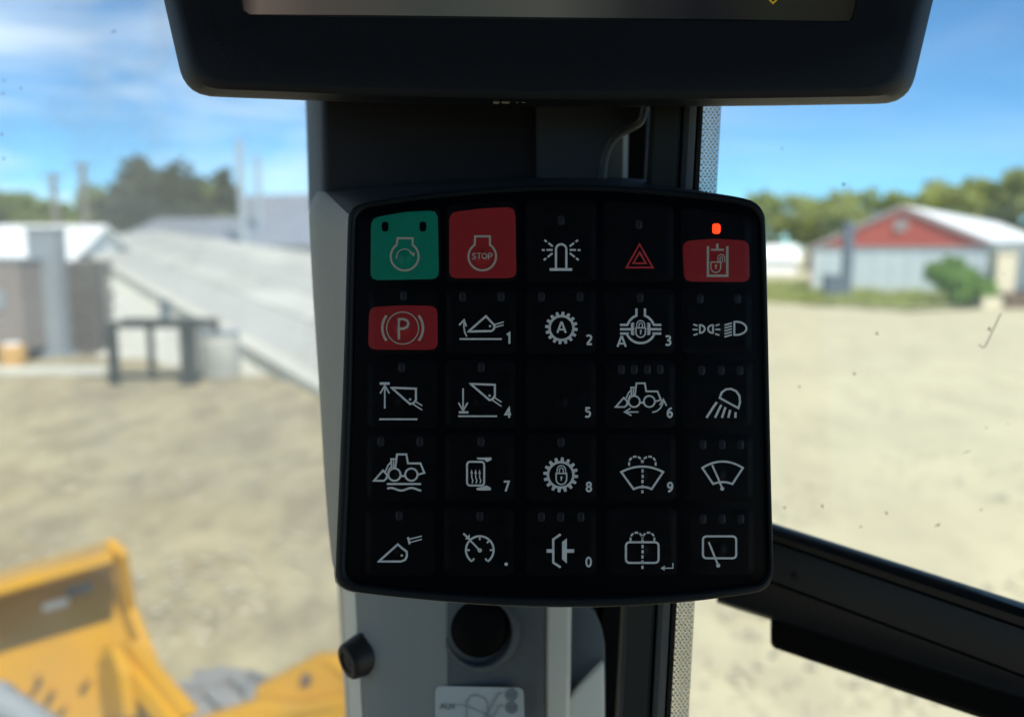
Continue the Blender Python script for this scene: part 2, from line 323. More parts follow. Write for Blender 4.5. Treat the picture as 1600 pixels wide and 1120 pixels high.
# ------------------------------------------------------------------ setting: yard, verge
def sheet(name, poly, z, m, kind='structure'):
    o = mesh_obj(name, [(p[0], p[1], z) for p in poly], [tuple(range(len(poly)))], m); o['kind'] = kind; return o
n = 90; xs = np.concatenate([np.linspace(-3000, -60, 8), np.linspace(-50, 60, 90), np.linspace(75, 3000, 8)]); ys = np.concatenate([np.linspace(-60, -5, 6), np.linspace(0, 60, 80), np.linspace(70, 4000, 14)])
vs = []; fs = []
for j, y in enumerate(ys):
    for i, x in enumerate(xs):
        z = 0.0
        if -50 <= x <= 60 and 0 <= y <= 60:
            z = 0.05 * math.sin(x * .9 + 1.7 * math.sin(y * .35)) * math.sin(y * 1.3 + x * .25) + 0.03 * math.sin(x * 2.3 + y * 1.1)
        vs.append((x, y, z))
nx = len(xs)
for j in range(len(ys) - 1):
    for i in range(nx - 1):
        a = j * nx + i; fs.append((a, a + 1, a + nx + 1, a + nx))
gr = mesh_obj('ground', vs, fs, M['gravel'], smooth=60); gr['kind'] = 'structure'

def strip_poly(pts, z): return [(G(px, py, z).x, G(px, py, z).y) for px, py in pts]
# grass verge in front of the barn: blades as stuff on a thin sheet
vg = [(1150, 466), (1260, 474), (1420, 484), (1545, 478), (1640, 474), (1640, 442), (1400, 438), (1150, 436)]
sheet('verge', strip_poly(vg, 0.09), 0.09, M['grass'])
vs = []; fs = []
for k in range(3200):
    px = random.uniform(1150, 1640); py = random.uniform(440, 480 - abs(px - 1420) * 0.035); p = G(px, py, 0.09)
    h = random.uniform(.12, .55); a = random.uniform(0, 6.28); wd = random.uniform(.05, .12); dx, dy = math.cos(a) * wd, math.sin(a) * wd
    b0 = len(vs); vs += [(p.x - dx, p.y - dy, .08), (p.x + dx, p.y + dy, .08), (p.x + random.uniform(-.1, .1), p.y + random.uniform(-.1, .1), .08 + h)]; fs.append((b0, b0 + 1, b0 + 2))
o = mesh_obj('verge_grass', vs, fs, M['leaf_spring']); tag(o, 'tufts of green and dry grass along the foot of the red gabled barn', 'grass', kind='stuff')
# loose stones and clods over the yard (uncountable)
vs = []; fs = []
ico = [(0, 0, 1), (.89, 0, .3), (.28, .85, .3), (-.72, .53, .3), (-.72, -.53, .3), (.28, -.85, .3)]
for k in range(2600):
    px = random.uniform(-60, 1660); py = random.uniform(490, 1120) ** 1.0; p = G(px, py)
    s = random.uniform(.01, .035) * (1 + p.y / 22); b0 = len(vs); a = random.uniform(0, 6.28)
    for v in ico:
        x = v[0] * math.cos(a) - v[1] * math.sin(a); y = v[0] * math.sin(a) + v[1] * math.cos(a)
        vs.append((p.x + x * s * random.uniform(.8, 1.5), p.y + y * s, v[2] * s * .8 - s * .12))
    fs += [(b0, b0 + 1 + i, b0 + 1 + (i + 1) % 5) for i in range(5)]
o = mesh_obj('gravel_stones', vs, fs, mat('loose_stone', (0.46, 0.42, 0.31), 0.9, spec=0.1, vary=(0.8, 1, (0.36, 0.325, 0.24)))); tag(o, 'loose stones and clods scattered over the dusty yard', 'stones', kind='stuff')

# ------------------------------------------------------------------ cab shell round the driver (roof, rear wall, floor keep the inside in shade)
for nm, c, sz in (('cab_roof', (0.05, -0.42, EYE.z + 0.62), (2.5, 1.9, 0.06)), ('cab_rear_wall', (0, -1.34, EYE.z - 0.35), (1.6, 0.05, 1.8)), ('cab_floor', (0, -0.5, EYE.z - 1.25), (1.6, 1.7, 0.05))):
    o = MB().box(c, sz).build(nm, M['liner']); o['kind'] = 'structure'

# ------------------------------------------------------------------ left background: sloping concrete apron
def worldmb(pts): return [Vector(p) for p in pts]
ap = empty('concrete_ramp', G(300, 640)); tag(ap, 'long pale concrete ramp sloping down beside the left edge of the cab pillar', 'ramp'); ap0 = ap.location.copy()
def rp_pt(u, v):                # u across (0 near kerb .. 1 far side), v along (0 near .. 1 far)
    A = W(560, 622, 15.0); A.z = max(A.z, 0.02); B = W(100, 371, 60); C_ = W(640, 418, 34); D_ = W(250, 360, 78)
    return A.lerp(B, v ** 1.35).lerp(C_.lerp(D_, v), u)
def slab(u0, u1, v0, v1, m, name, lift=0.0, nseg=8):
    top0 = []; mb = MB()
    rings = []
    for k in range(nseg + 1):
        v = v0 + (v1 - v0) * k / nseg; a = rp_pt(u0, v); b = rp_pt(u1, v)
        a.z += lift; b.z += lift
        lo = min(a.z, b.z) - 0.35 if lift == 0 else min(a.z, b.z) - .5
        rings.append([a - ap0, b - ap0, Vector((b.x, b.y, b.z - 1.2)) - ap0, Vector((a.x, a.y, a.z - 1.2)) - ap0])
    mb.loft(rings); return mb.build(name, m, ap)
us = [0.0, .22, .42, .66, 1.0]
for i in range(4): slab(us[i] + .003, us[i + 1] - .003, 0, 1, M['conc'] if i % 2 else M['conc2'], 'slab', 0.0, 12)
slab(-.05, -.004, 0, 1, M['kerb'], 'kerb', 0.10, 12)
# earth bank under the ramp
rings = []
for k in range(9):
    v = k / 8; a = rp_pt(-.06, v); b = rp_pt(1.05, v); a.z -= .25; b.z -= .25
    rings.append([a - ap0, b - ap0, Vector((b.x, b.y, -0.3)) - ap0, Vector((a.x - .2 - 11 * v, a.y - .2 - 7 * v, -0.3)) - ap0])
MB().loft(rings).build('earth_bank', M['kerb'], ap)

# ------------------------------------------------------------------ buildings
def house_frame(o, yaw): o.rotation_euler = (0, 0, yaw)
def barn():
    D = 52.0; x0 = (1400 - 800) / F * D; o = empty('barn', (x0, D, 0)); th = rad(38); o.rotation_euler = (0, 0, -th)
    tag(o, 'low barn with red gable, pale blue-grey walls and white roof', 'barn')
    # local: x along the gable to the right, y away along the ridge
    hw, ev, rg, ln = 5.5, 2.95, 5.45, 42
    k = 0
    nb = 11
    for i in range(nb):         # gable wall sheets
        a = -hw + 2 * hw * i / nb; b = a + 2 * hw / nb - .03
        MB().box(((a + b) / 2, 0.05 + .012 * (i % 2), ev / 2), (b - a, .1, ev)).build('wall_panel', M['wallblue'], o)
    MB().box((0, .16, ev / 2), (2 * hw - .1, .08, ev - .04)).build('wall_core', M['wallblue'], o)
    MB().extrude([(-hw, 0, ev), (hw, 0, ev), (0, 0, rg)], (0, .12, 0)).build('gable', M['barnred'], o)
    MB().box((0, -.03, ev), (2 * hw, .1, .14)).build('gable_band', M['fascia'], o)
    MB().lathe((0, -.02, 4.35), (0, -1, 0), [(0.44, -.05), (.44, .06), (.36, .08), (.34, .03), (0, .03)], 24).build('round_vent', M['fascia'], o, 40)
    for s in (-1, 1):
        n_ = 1 if s < 0 else 14
        for i in range(14):
            y0 = -.08 + (ln + .5) * i / 14; y1 = -.08 + (ln + .5) * (i + 1) / 14 - .02
            e = hw + .5; sl_ = (rg - ev) / hw; ez = rg - sl_ * e
            poly = [(0, y0, rg + .16), (s * e, y0, ez + .16), (s * e, y0, ez), (0, y0, rg)]
            MB().extrude(poly, (0, y1 - y0, 0)).build('roof_sheet', M['whitepaint'], o)
        e = hw + .5; ez = rg - (rg - ev) / hw * e
        MB().extrude([(0, -.13, rg + .2), (s * e, -.13, ez + .2), (s * e, -.13, ez - .12), (0, -.13, rg - .12)], (0, .045, 0)).build('fascia', M['fascia'], o)
        MB().box((s * hw, ln / 2, ev / 2), (.12, ln, ev)).build('side_wall', M['wallblue'], o)
    MB().box((-hw + .03, -.02, ev / 2), (.18, .12, ev)).build('corner_trim', M['fascia'], o)
    MB().box((hw - .03, -.02, ev / 2), (.18, .12, ev)).build('corner_trim', M['fascia'], o)
    return o
barn()
def gabled(name, c, yaw, w_, l_, ev, rg, wall, roof, label, cat='building'):
    o = empty(name, c); o.rotation_euler = (0, 0, yaw); tag(o, label, cat)
    MB().box((0, 0, ev / 2), (w_, l_, ev)).build('wall', wall, o)
    for s in (-1, 1):
        e = w_ / 2 + .4; ez = rg - (rg - ev) / (w_ / 2) * e
        r = MB().extrude([(0, -l_ / 2 - .4, rg + .15), (s * e, -l_ / 2 - .4, ez + .15), (s * e, -l_ / 2 - .4, ez), (0, -l_ / 2 - .4, rg)], (0, l_ + .8, 0)).build('roof', roof, o)
    MB().extrude([(-w_ / 2, -l_ / 2, ev), (w_ / 2, -l_ / 2, ev), (0, -l_ / 2, rg - .05)], (0, .15, 0)).build('gable', wall, o)
    return o
# white shed roof and far roofs behind the ramp
p = W(60, 404, 46)
gabled('white_shed', (p.x, p.y, 0), rad(90), 7, 7.4, 2.3, 4.05, M['whitepaint'], M['whitepaint'], 'white shed with bright white roof at the far left behind the grey column', 'shed')
p = W(470, 390, 88)
gabled('long_grey_roof', (p.x, p.y, 0), rad(68), 16, 40, 3.2, 6.3, M['wallblue'], M['roofgrey'], 'long low building with slate blue roof along the top of the concrete ramp', 'building')
p = W(520, 350, 120)
gabled('pale_hall', (p.x, p.y, 0), rad(70), 20, 34, 5.5, 11.0, M['whitepaint'], M['roofgrey'], 'pale hall with grey roof farthest away, touching the cab pillar', 'building')
p = W(1206, 395, 95)
gabled('distant_white_shed', (p.x, p.y, 0), rad(80), 4, 5, 1.8, 3.2, M['whitepaint'], M['whitepaint'], 'small white shed just right of the keypad, left of the barn', 'shed')

# white trailer body, beige pier and brown sleepers at the right edge
p = G(1615, 470); t = empty('white_trailer', (p.x, p.y, 0)); tag(t, 'white box trailer cut off by the right edge of the picture', 'trailer')
MB().box((0, 0, 1.95), (2.4, 5, 2.6)).build('box_body', M['whitepaint'], t)
MB().box((0, 0, .5), (2.2, 4.8, .24)).build('chassis', M['postdark'], t)
for s in (-1, 1):
    MB().lathe((s * 1.0, 1.2, .42), (1, 0, 0), [(0, -.12), (.3, -.12), (.42, -.08), (.42, .08), (.3, .12), (0, .12)], 20).build('wheel', M['tyre'], t, 40)
p = G(1560, 480); t = empty('beige_wall_pier', (p.x, p.y, 0)); tag(t, 'beige rendered wall pier between the bush and the white trailer', 'wall pier')
MB().box((0, 0, 1.35), (.95, .8, 2.7)).build('pier', M['beige'], t); MB().box((0, 0, 2.76), (1.15, 1.0, .12)).build('coping', M['kerb'], t); MB().box((-.35, -.3, .28), (1.9, 1.2, .56)).build('footing', M['beige'], t)
p = G(1606, 482); t = empty('timber_stack', (p.x, p.y, 0)); tag(t, 'low stack of brown timbers at the foot of the white trailer', 'timber')
for k in range(6): MB().box((0, (k % 2) * .32, .14 + .25 * (k // 2)), (2.4, .3, .24)).build('timber', M['brown'], t)
# slate post with meter box in front of the barn
p = G(1318, 466); t = empty('slate_service_post', (p.x, p.y, 0)); tag(t, 'dark slate service post with a squat cabinet before the barn wall', 'post')
MB().box((0.1, 0, 2.2), (.5, .45, 4.4)).build('post', M['postdark'], t)
MB().box((-.55, 0, .65), (1.2, .7, 1.3)).build('cabinet', M['postdark'], t); MB().box((-.55, 0, 1.35), (1.3, .8, .08)).build('cabinet_lid', M['steel'], t)

# left foreground yard gear
p = G(25, 562); t = empty('brown_site_box', (p.x, p.y, 0)); tag(t, 'dusty brown sheet metal site box cut off by the left picture edge', 'site box')
zt = W(0, 408, p.y).z
MB().box((-.35, .4, (zt + .3) / 2), (1.75, 1.6, zt - .3)).build('body', M['tan'], t); MB().box((-.35, .4, zt + .04), (1.85, 1.7, .08)).build('lid', M['steel'], t)
MB().box((-.1, -.42, zt * .62), (.42, .05, .5)).build('hatch', M['steel'], t)
for s in (-1, 1): MB().box((-.35 + s * .6, .4, .15), (.2, 1.4, .3)).build('skid', M['dkwood'], t)
p = G(86, 556); t = empty('grey_column', (p.x, p.y, 0)); tag(t, 'tall plain grey steel column standing before the pallets', 'column')
zc = W(86, 360, p.y).z
MB().box((0, 0, zc / 2), (.74, .5, zc)).build('shaft', M['steel'], t); MB().box((0, 0, .04), (1.1, .8, .08)).build('base_plate', M['steel'], t); MB().box((0, 0, zc + .03), (.82, .58, .06)).build('cap', M['steel'], t)
p = G(132, 552); t = empty('pallet_stack', (p.x, p.y, 0)); tag(t, 'dark stack of weathered timber pallets right of the grey column', 'pallets')
zt = W(130, 406, p.y).z; nl = 9
for k in range(nl):
    z = zt * (k + .5) / nl
    MB().box((-.1, .25 + .03 * (k % 2), z), (1.15 + .06 * ((k * 7) % 3), 1.0, zt / nl - .07)).build('pallet', M['dkwood'], t)
    if k < nl - 1:
        for s in (-.45, 0, .4): MB().box((-.1 + s, .1, z + zt / nl / 2), (.12, .9, .075)).build('block', M['brown'], t)
p = G(22, 566); t = empty('orange_drum', (p.x, p.y, 0)); tag(t, 'squat orange drum at the foot of the brown site box', 'drum')
t.location = G(22, 580); MB().lathe((0, 0, 0), (0, 0, 1), [(0, 0), (.3, 0), (.32, .05), (.29, .2), (.31, .25), (.29, .4), (.31, .45), (.26, .62), (0, .62)], 24).build('drum_body', M['orange'], t, 40)
MB().lathe((0, 0, .62), (0, 0, 1), [(0, 0), (.18, 0), (.18, .05), (0, .05)], 16).build('lid', M['whitepaint'], t, 40)
p = G(60, 585); t = MB().box((0, 0, .08), (3.2, .5, .16)).build('concrete_sill', M['kerb']); t.location = (p.x, p.y, 0); bevel(t, .03); tag(t, 'long low pale concrete sill on the ground before the site box', 'sill')
p = G(240, 600); t = empty('steel_trestle', (p.x, p.y, 0)); tag(t, 'low black steel trestle frame standing on the dusty ground', 'trestle'); D = p.y
def tw(px, py): v = W(px, py, D * 1.0); return v.x - p.x, max(v.z, 0.0)
zb = tw(240, 512)[1]
for px, wd in ((172, .17), (208, .10), (291, .32), (316, .10)):
    x, _ = tw(px, 560); MB().box((x, 0 if wd > .12 else .7, zb / 2), (wd, .14, zb)).build('leg', M['pillar'], t)
for dy in (0, .7): MB().box((tw(242, 520)[0], dy, zb + .06), (2.05, .14, .14)).build('beam', M['pillar'], t)
MB().box((tw(240, 590)[0], 0, .18), (1.9, .08, .09)).build('stretcher', M['pillar'], t)
MB().box((tw(246, 505)[0], .35, zb + .34), (.16, .16, .42)).build('stub_post', M['postdark'], t)
p = G(345, 588); t = empty('pale_drum', (p.x, p.y, 0)); tag(t, 'pale grey open drum beside the black trestle, before the ramp', 'drum')
MB().lathe((0, 0, 0), (0, 0, 1), [(0, 0), (.42, 0), (.44, .04), (.42, .3), (.44, .33), (.42, .62), (.44, .66), (.42, .98), (.39, .98), (.38, .1), (0, .1)], 28).build('shell', M['conc'], t, 40)
MB().lathe((0, 0, .96), (0, 0, 1), [(.41, 0), (.455, 0), (.455, .05), (.41, .05)], 28).build('rim', M['steel'], t, 40)

# utility poles and masts
def pole(px, top, base, D, label, arm=True, r=.16, m='polewood', cat='utility pole', name='utility_pole', grp=None):
    a = W(px, base, D); b = W(px, top, D); o = empty(name, (a.x, a.y, 0)); tag(o, label, cat, grp)
    MB().tube([(0, 0, 0), (0, 0, b.z)], [r * 1.3, r], 10).build('shaft', M[m], o, 40)
    if arm:
        MB().box((0, -.1, b.z - .5), (2.8, .14, .18)).build('crossarm', M[m], o); MB().box((0, -.1, b.z - 1.7), (2.0, .14, .18)).build('crossarm', M[m], o)
        for x in (-1.25, -.5, .5, 1.25): MB().lathe((x, -.1, b.z - .4), (0, 0, 1), [(0, 0), (.09, 0), (.12, .1), (.07, .2), (.1, .28), (0, .34)], 10).build('insulator', M['steel'], o, 40)
pole(92, 272, 400, 95, 'shorter grey utility pole with crossarms above the left trees', r=.3)
pole(138, 256, 400, 95, 'taller grey utility pole with crossarms above the left trees', r=.32)
pole(381, 222, 400, 80, 'tall pale metal mast just left of the cab pillar', False, .30, 'mast', 'mast', 'metal_mast')
pole(408, 246, 400, 85, 'shorter pale metal mast nearest the cab pillar', False, .26, 'mast', 'mast', 'metal_mast')

# ------------------------------------------------------------------ trees
def tree(name, px, D, base_py, top_py, wid_px, m, label, cat='tree', conifer=False, nleaf=1500, grp=None, gappy=.5, leaf=.5):
    a = W(px, base_py, D); top = W(px, top_py, D); H = top.z; R_ = wid_px / F * D / 2
    o = empty(name, (a.x, a.y, 0)); tag(o, label, cat, grp)
    mb = MB(); mb.tube([(0, 0, -.1), (.05 * R_, 0, H * .3), (-.04 * R_, .05 * R_, H * .62), (0, 0, H * .88)], [H * .028 + .05, H * .022 + .03, H * .012 + .02, .02], 8)
    for k in range(7):
        an = k * 2.4 + random.random(); z0 = H * (.28 + .07 * k); mb.tube([(0, 0, z0), (math.cos(an) * R_ * .4, math.sin(an) * R_ * .4, z0 + H * .10), (math.cos(an) * R_ * .75, math.sin(an) * R_ * .75, z0 + H * .2)], [H * .012, H * .008, H * .003], 5)
    mb.build('trunk', M['bark'], o, 60)
    cl = []
    nc = 16 if not conifer else 20
    for k in range(nc):
        if conifer:
            z = H * (.12 + .86 * k / nc); r_ = R_ * (1 - (z / H - .1) ** 2.6) * .85; an = random.random() * 6.28
            cl.append((math.cos(an) * r_ * .5, math.sin(an) * r_ * .5, z, max(r_ * .75, R_ * .12), H * .07))
        else:
            an = random.random() * 6.28; q = random.random() ** .5; z = H * random.uniform(.28, .9); env = math.sin(min(1, max(.25, (z / H - .12) / .9)) * math.pi) ** .6
            rr = R_ * random.uniform(.22, .40); cl.append((math.cos(an) * q * R_ * .8 * env, math.sin(an) * q * R_ * .8 * env, z, rr, rr * .8))
    vs = np.zeros((nleaf * 4, 3)); per = np.array([c[3] for c in cl]) ** 2; per = per / per.sum()
    idx = rng.choice(len(cl), nleaf, p=per); C = np.array(cl)[idx]
    d = rng.normal(size=(nleaf, 3)); d /= np.linalg.norm(d, axis=1)[:, None]; d *= rng.uniform(.35, 1.05, (nleaf, 1))
    pos = C[:, :3] + d * C[:, [3, 3, 4]]; pos[:, 2] = np.maximum(pos[:, 2], .2)
    u = rng.normal(size=(nleaf, 3)); u /= np.linalg.norm(u, axis=1)[:, None]; v = np.cross(u, rng.normal(size=(nleaf, 3))); v /= np.linalg.norm(v, axis=1)[:, None]
    s = rng.uniform(.5, 1.2, (nleaf, 1)) * leaf * .5
    for q, (i, j) in enumerate(((-1, -.6), (1, -.6), (.7, .8), (-.7, .8))): vs[q::4] = pos + u * s * i + v * s * j
    fs = np.arange(nleaf * 4).reshape(-1, 4)
    me = bpy.data.meshes.new('crown'); me.from_pydata(vs.tolist(), [], fs.tolist()); me.materials.append(M[m]); c = bpy.data.objects.new('crown', me); COL.objects.link(c); c.parent = o
    return o
RT = [(1205, 118, 300, 90, 'leaf_mid', 'hazy green tree just right of the keypad, first of the right-hand row'), (1262, 112, 302, 90, 'leaf_spring', 'low yellow-green tree left of the barn ridge'), (1318, 108, 300, 95, 'leaf_spring', 'yellow-green tree rising behind the left barn roof slope'),
      (1375, 112, 296, 90, 'leaf_mid', 'round green tree behind the barn ridge'), (1425, 118, 292, 80, 'leaf_spring', 'small spring tree right of the barn ridge'), (1468, 105, 286, 90, 'leaf_spring', 'yellow-green tree over the middle of the white barn roof'),
      (1515, 98, 268, 105, 'leaf_spring', 'tall spring tree over the right part of the barn roof'), (1566, 95, 262, 105, 'leaf_mid', 'tallest green tree of the right-hand row, above the beige pier'), (1618, 95, 264, 110, 'leaf_spring', 'large spring tree cut off by the right picture edge')]
for px, D, top, wd, m, lb in RT: tree('deciduous_tree', px, D, 400, top, wd * 1.5, m, lb, nleaf=1500, grp='trees behind the barn', leaf=.85)
LT = [(-10, 100, 300, 90, 'leaf_mid', False, 'green tree cut off by the left picture edge'), (42, 105, 305, 95, 'leaf_mid', False, 'low green tree left of the utility poles'), (120, 115, 322, 90, 'leaf_mid', False, 'lowest green tree below the utility poles'), (172, 110, 300, 100, 'leaf_mid', False, 'mid green tree left of the dark conifers'),
      (228, 100, 243, 85, 'leaf_dark', True, 'tallest dark conifer on the left skyline'), (283, 104, 250, 82, 'leaf_dark', True, 'second dark conifer, right of the tallest one'), (325, 108, 285, 75, 'leaf_mid', False, 'small green tree right of the dark conifers'), (353, 108, 262, 44, 'leaf_dark', True, 'slim dark conifer beside the tall pale mast')]
for px, D, top, wd, m, cf, lb in LT: tree('conifer_tree' if cf else 'deciduous_tree', px, D, 400, top, wd * (1.7 if cf else 1.5), m, lb, conifer=cf, nleaf=3600 if cf else 3000, grp='trees on the left skyline', leaf=.9)
tree('bush', 1500, 40, 470, 404, 118, 'leaf_bush', 'bright green bush growing against the right end of the barn wall', 'bush', nleaf=1500, leaf=.4)
tree('bush', 1532, 41, 470, 420, 50, 'leaf_bush', 'smaller green bush between the large bush and the beige pier', 'bush', nleaf=900, leaf=.35)

# ------------------------------------------------------------------ loader attachment (yellow) at lower left
t = empty('loader_bucket', W(100, 1000, 3.4)); tag(t, 'yellow steel loader bucket with folded lip at the lower left', 'bucket'); b0 = t.location.copy()
B = lambda px, py, d: W(px, py, d) - b0
yl = M['yellow']
# face plate
def plate(pts, th, name, m, parent, conv, bev=.012):
    P = [conv(*p) for p in pts]; nrm = (P[1] - P[0]).cross(P[2] - P[0]).normalized()
    if nrm.dot(FW) < 0: nrm = -nrm
    return bevel(MB().extrude(P, nrm * th).build(name, m, parent), bev)
plate([(-420, 1014, 3.66), (176, 872, 3.52), (197, 960, 3.42), (236, 1065, 3.30), (275, 1150, 3.22), (-420, 1330, 3.26)], .05, 'back_plate', yl, t, B)
# folded lip: a channel overhanging the plate
P = []
for px, py0 in ((-420, 1016), (172, 846)):
    P.append([B(px, py0, 3.56), B(px, py0 - 3, 3.46), B(px + 4, py0 + 12, 3.16), B(px + 5, py0 + 30, 3.10), B(px + 5, py0 + 36, 3.14), B(px + 3, py0 + 22, 3.50)])
bevel(MB().loft(P).build('lip', yl, t), .012)
plate([(163, 845, 3.24), (188, 868, 3.22), (201, 955, 3.36), (240, 1062, 3.24), (280, 1150, 3.16), (268, 1150, 3.20), (228, 1068, 3.3), (188, 960, 3.42)], .04, 'side_edge', yl, t, B)
for q, (a, b) in enumerate((((150, 1012), (262, 1122)), ((178, 1006), (285, 1110)))):
    plate([(a[0], a[1], 3.22), (a[0] + 22, a[1] - 4, 3.18), (b[0] + 14, b[1] + 6, 2.98), (b[0] - 12, b[1] + 22, 3.0)], .05, 'gusset', yl, t, B)
plate([(150, 1030, 3.24), (172, 1012, 3.12), (186, 1050, 3.05), (196, 1125, 3.05), (160, 1125, 3.16)], .05, 'gusset', yl, t, B)
for px, py in ((52, 1058), (128, 1066), (36, 1086), (72, 1082), (90, 1108)):
    c = B(px, py, 3.33 - (py - 960) * .0006); MB().lathe(c, -FW, [(0, -.04), (.015, -.04), (.015, .008), (.011, .012), (0, .012)], 12).build('bolt', M['yellow'], t, 40)
plate([(102, 918, 3.45), (140, 908, 3.44), (140, 924, 3.43), (102, 934, 3.43)], .02, 'dark_decal', M['postdark'], t, lambda a, b_, c: B(a, b_, c - .06), .002)
plate([(66, 944, 3.4), (104, 934, 3.4), (104, 946, 3.4), (66, 956, 3.4)], .02, 'worn_decal', M['whitepaint'], t, lambda a, b_, c: B(a, b_, c - .01), .002)
t = empty('lift_cylinder', W(0, 1110, 3.0)); tag(t, 'grey steel cylinder crossing the bottom left corner before the bucket', 'cylinder'); b1 = t.location.copy()
MB().tube([W(-60, 1060, 3.0) - b1, W(30, 1112, 2.95) - b1, W(130, 1180, 2.9) - b1], .055, 16).build('barrel', M['steel'], t, 40)
MB().tube([W(-10, 1090, 2.98) - b1, W(4, 1098, 2.97) - b1], .066, 16).build('collar', M['steel'], t, 40)
t = empty('loader_boom', W(460, 1090, 3.0)); tag(t, 'yellow lift arm rising to the right beside the round black knob', 'lift arm'); b2 = t.location.copy()
B2 = lambda px, py, d: W(px, py, d) - b2
plate([(396, 1074, 3.1), (492, 1024, 3.06), (514, 1022, 3.05), (548, 1046, 3.02), (580, 1070, 3.0), (580, 1096, 3.0), (470, 1118, 3.0), (392, 1112, 3.04)], .07, 'pivot_block', yl, t, B2, .02)
plate([(300, 1128, 3.0), (400, 1096, 2.98), (470, 1100, 2.96), (580, 1074, 2.95), (580, 1110, 2.95), (440, 1160, 2.94), (300, 1170, 2.98)], .10, 'arm_plate', yl, t, B2, .02)
MB().lathe(B2(478, 1062, 3.035), -FW, [(0, -.03), (.022, -.03), (.022, .006), (.018, .010), (0, .010)], 16).build('pivot_pin', M['brown'], t, 40)
t = empty('front_tyre', W(320, 1200, 3.3)); tag(t, 'dusty grey tyre peeping up between the bucket and the yellow arm', 'tyre'); b3 = t.location.copy()
ax = Vector((.95, -.3, 0)).normalized(); cc = Vector(W(322, 1084, 3.45)) - b3 - Vector((0, 0, .62))
MB().lathe(cc, ax, [(.3, -.2), (.5, -.22), (.58, -.19), (.61, -.1), (.61, .1), (.58, .19), (.5, .22), (.3, .2)], 48).build('carcass', M['tyre'], t, 40)
a_ = Vector((0, 0, 1)); b_ = ax.cross(a_)
for k in range(26):
    an = k * 2 * math.pi / 26; rdir = a_ * math.cos(an) + b_ * math.sin(an); tdir = ax.cross(rdir)
    for s in (-1, 1):
        mt = Matrix((ax, tdir, rdir)).transposed() @ Matrix.Rotation(.5 * s, 3, 'Z')
        MB().box(cc + rdir * .615 + ax * s * .09 + tdir * (.035 * s), (.2, .05, .05), mt).build('tread_block', M['tyre'], t)

# ================================================================== CAB INTERIOR
s0 = D0 / F                      # metres per photo pixel on the keypad plane
# ------------------------------------------------------------------ keypad
KC = (868, 618)
kp, kconv = cab_thing('keypad', KC[0], KC[1], D0, 'black push-button keypad with twenty-five keys and white symbols', 'keypad')
def K(px, py, z=0.0): return Vector(((px - KC[0]) * s0, (KC[1] - py) * s0, z))
outer = catmull([(541, 350), (543, 332), (552, 321), (570, 315), (640, 304), (700, 297), (790, 290), (870, 287), (960, 289), (1050, 295), (1120, 302), (1162, 308), (1181, 315), (1193, 329), (1197, 350), (1200, 470), (1203, 620), (1206, 770), (1209, 880), (1207, 905), (1197, 921), (1176, 929), (1080, 942), (980, 949), (870, 951), (760, 947), (650, 938), (560, 928), (537, 922), (525, 911), (522, 890), (527, 760), (533, 610), (538, 460)], 10)
inner = catmull([(556, 352), (559, 338), (568, 328), (586, 323), (640, 315), (700, 308), (790, 301), (870, 298), (960, 300), (1050, 307), (1120, 314), (1152, 319), (1172, 325), (1184, 337), (1188, 354), (1192, 470), (1195, 620), (1199, 770), (1202, 878), (1199, 897), (1189, 908), (1170, 913), (1080, 924), (980, 930), (870, 932), (760, 929), (650, 921), (580, 913), (556, 908), (544, 899), (540, 880), (545, 760), (550, 610), (553, 460)], 10)
NA = 320; angs = np.linspace(-math.pi, math.pi, NA, endpoint=False)
RO = ray_sample(outer, KC, angs); RI = ray_sample(inner, KC, angs)
def mixring(t, z, grow=1.0):
    return [K(KC[0] + (o[0] * (1 - t) + i[0] * t - KC[0]) * grow, KC[1] + (o[1] * (1 - t) + i[1] * t - KC[1]) * grow, z) for o, i in zip(RO, RI)]
mb = MB(); mb.loft([mixring(0, -.016, .985), mixring(0, -.0035), mixring(.06, -.0012), mixring(.2, .0004), mixring(.42, .0011), mixring(.78, .0012), mixring(.92, .0008), mixring(1.0, -.0002), mixring(1.06, -.0006)], caps=(True, False))
mb.build('rim', M['rim'], kp, 50)
mb = MB(); mb.loft([mixring(1.05, -.0007), mixring(1.07, -.0001), mixring(1.16, .0), mixring(1.0, 0, .6), mixring(1.0, 0, .2)], caps=(False, True)); mb.build('membrane', M['membrane'], kp, 60)

COLX = lambda c, py: (632, 753, 877, 998, 1119)[c] + ((625, 748, 877, 1003, 1124)[c] - (632, 753, 877, 998, 1119)[c]) * (py - 383) / 474
ROWS = [(326, 440), (452, 552), (563, 668), (678, 782), (794, 898)]
RISE = .0002; KEYH = 0.0
class Key:
    def __init__(s, c, r):
        s.c, s.r = c, r; y0, y1 = ROWS[r]; cx = COLX(c, (y0 + y1) / 2); s.cx = cx
        hw = 55.0
        s.poly = [(cx - hw, y0), (cx + hw, y0), (cx + hw, y1), (cx - hw, y1)]
        if r == 0: # the top row follows the arched top edge
            arch = lambda x: 300 + 27 * ((x - 872) / 300) ** 2 + 13
            s.poly = [(cx - hw, arch(cx - hw)), (cx, arch(cx)), (cx + hw, arch(cx + hw)), (cx + hw, y1), (cx - hw, y1)]
        s.dome = (cx, (y0 + y1) / 2 + 12, 13.0, .00035)
        s.y0, s.y1, s.hw = y0, y1, hw
    def h(s, px, py):
        # distance to the pad edge, in pixels
        top = s.y0 if s.r else 300 + 27 * ((px - 872) / 300) ** 2 + 13
        e = min(px - (s.cx - s.hw), s.cx + s.hw - px, py - top, s.y1 - py); t = max(0, min(1, e / 11.0)); t = t * t * (3 - 2 * t)
        d = math.hypot(px - s.dome[0], py - s.dome[1]) / s.dome[2]
        z = RISE * t
        if d < 1: z += s.dome[3] * (.5 + .5 * math.cos(math.pi * d))
        return z
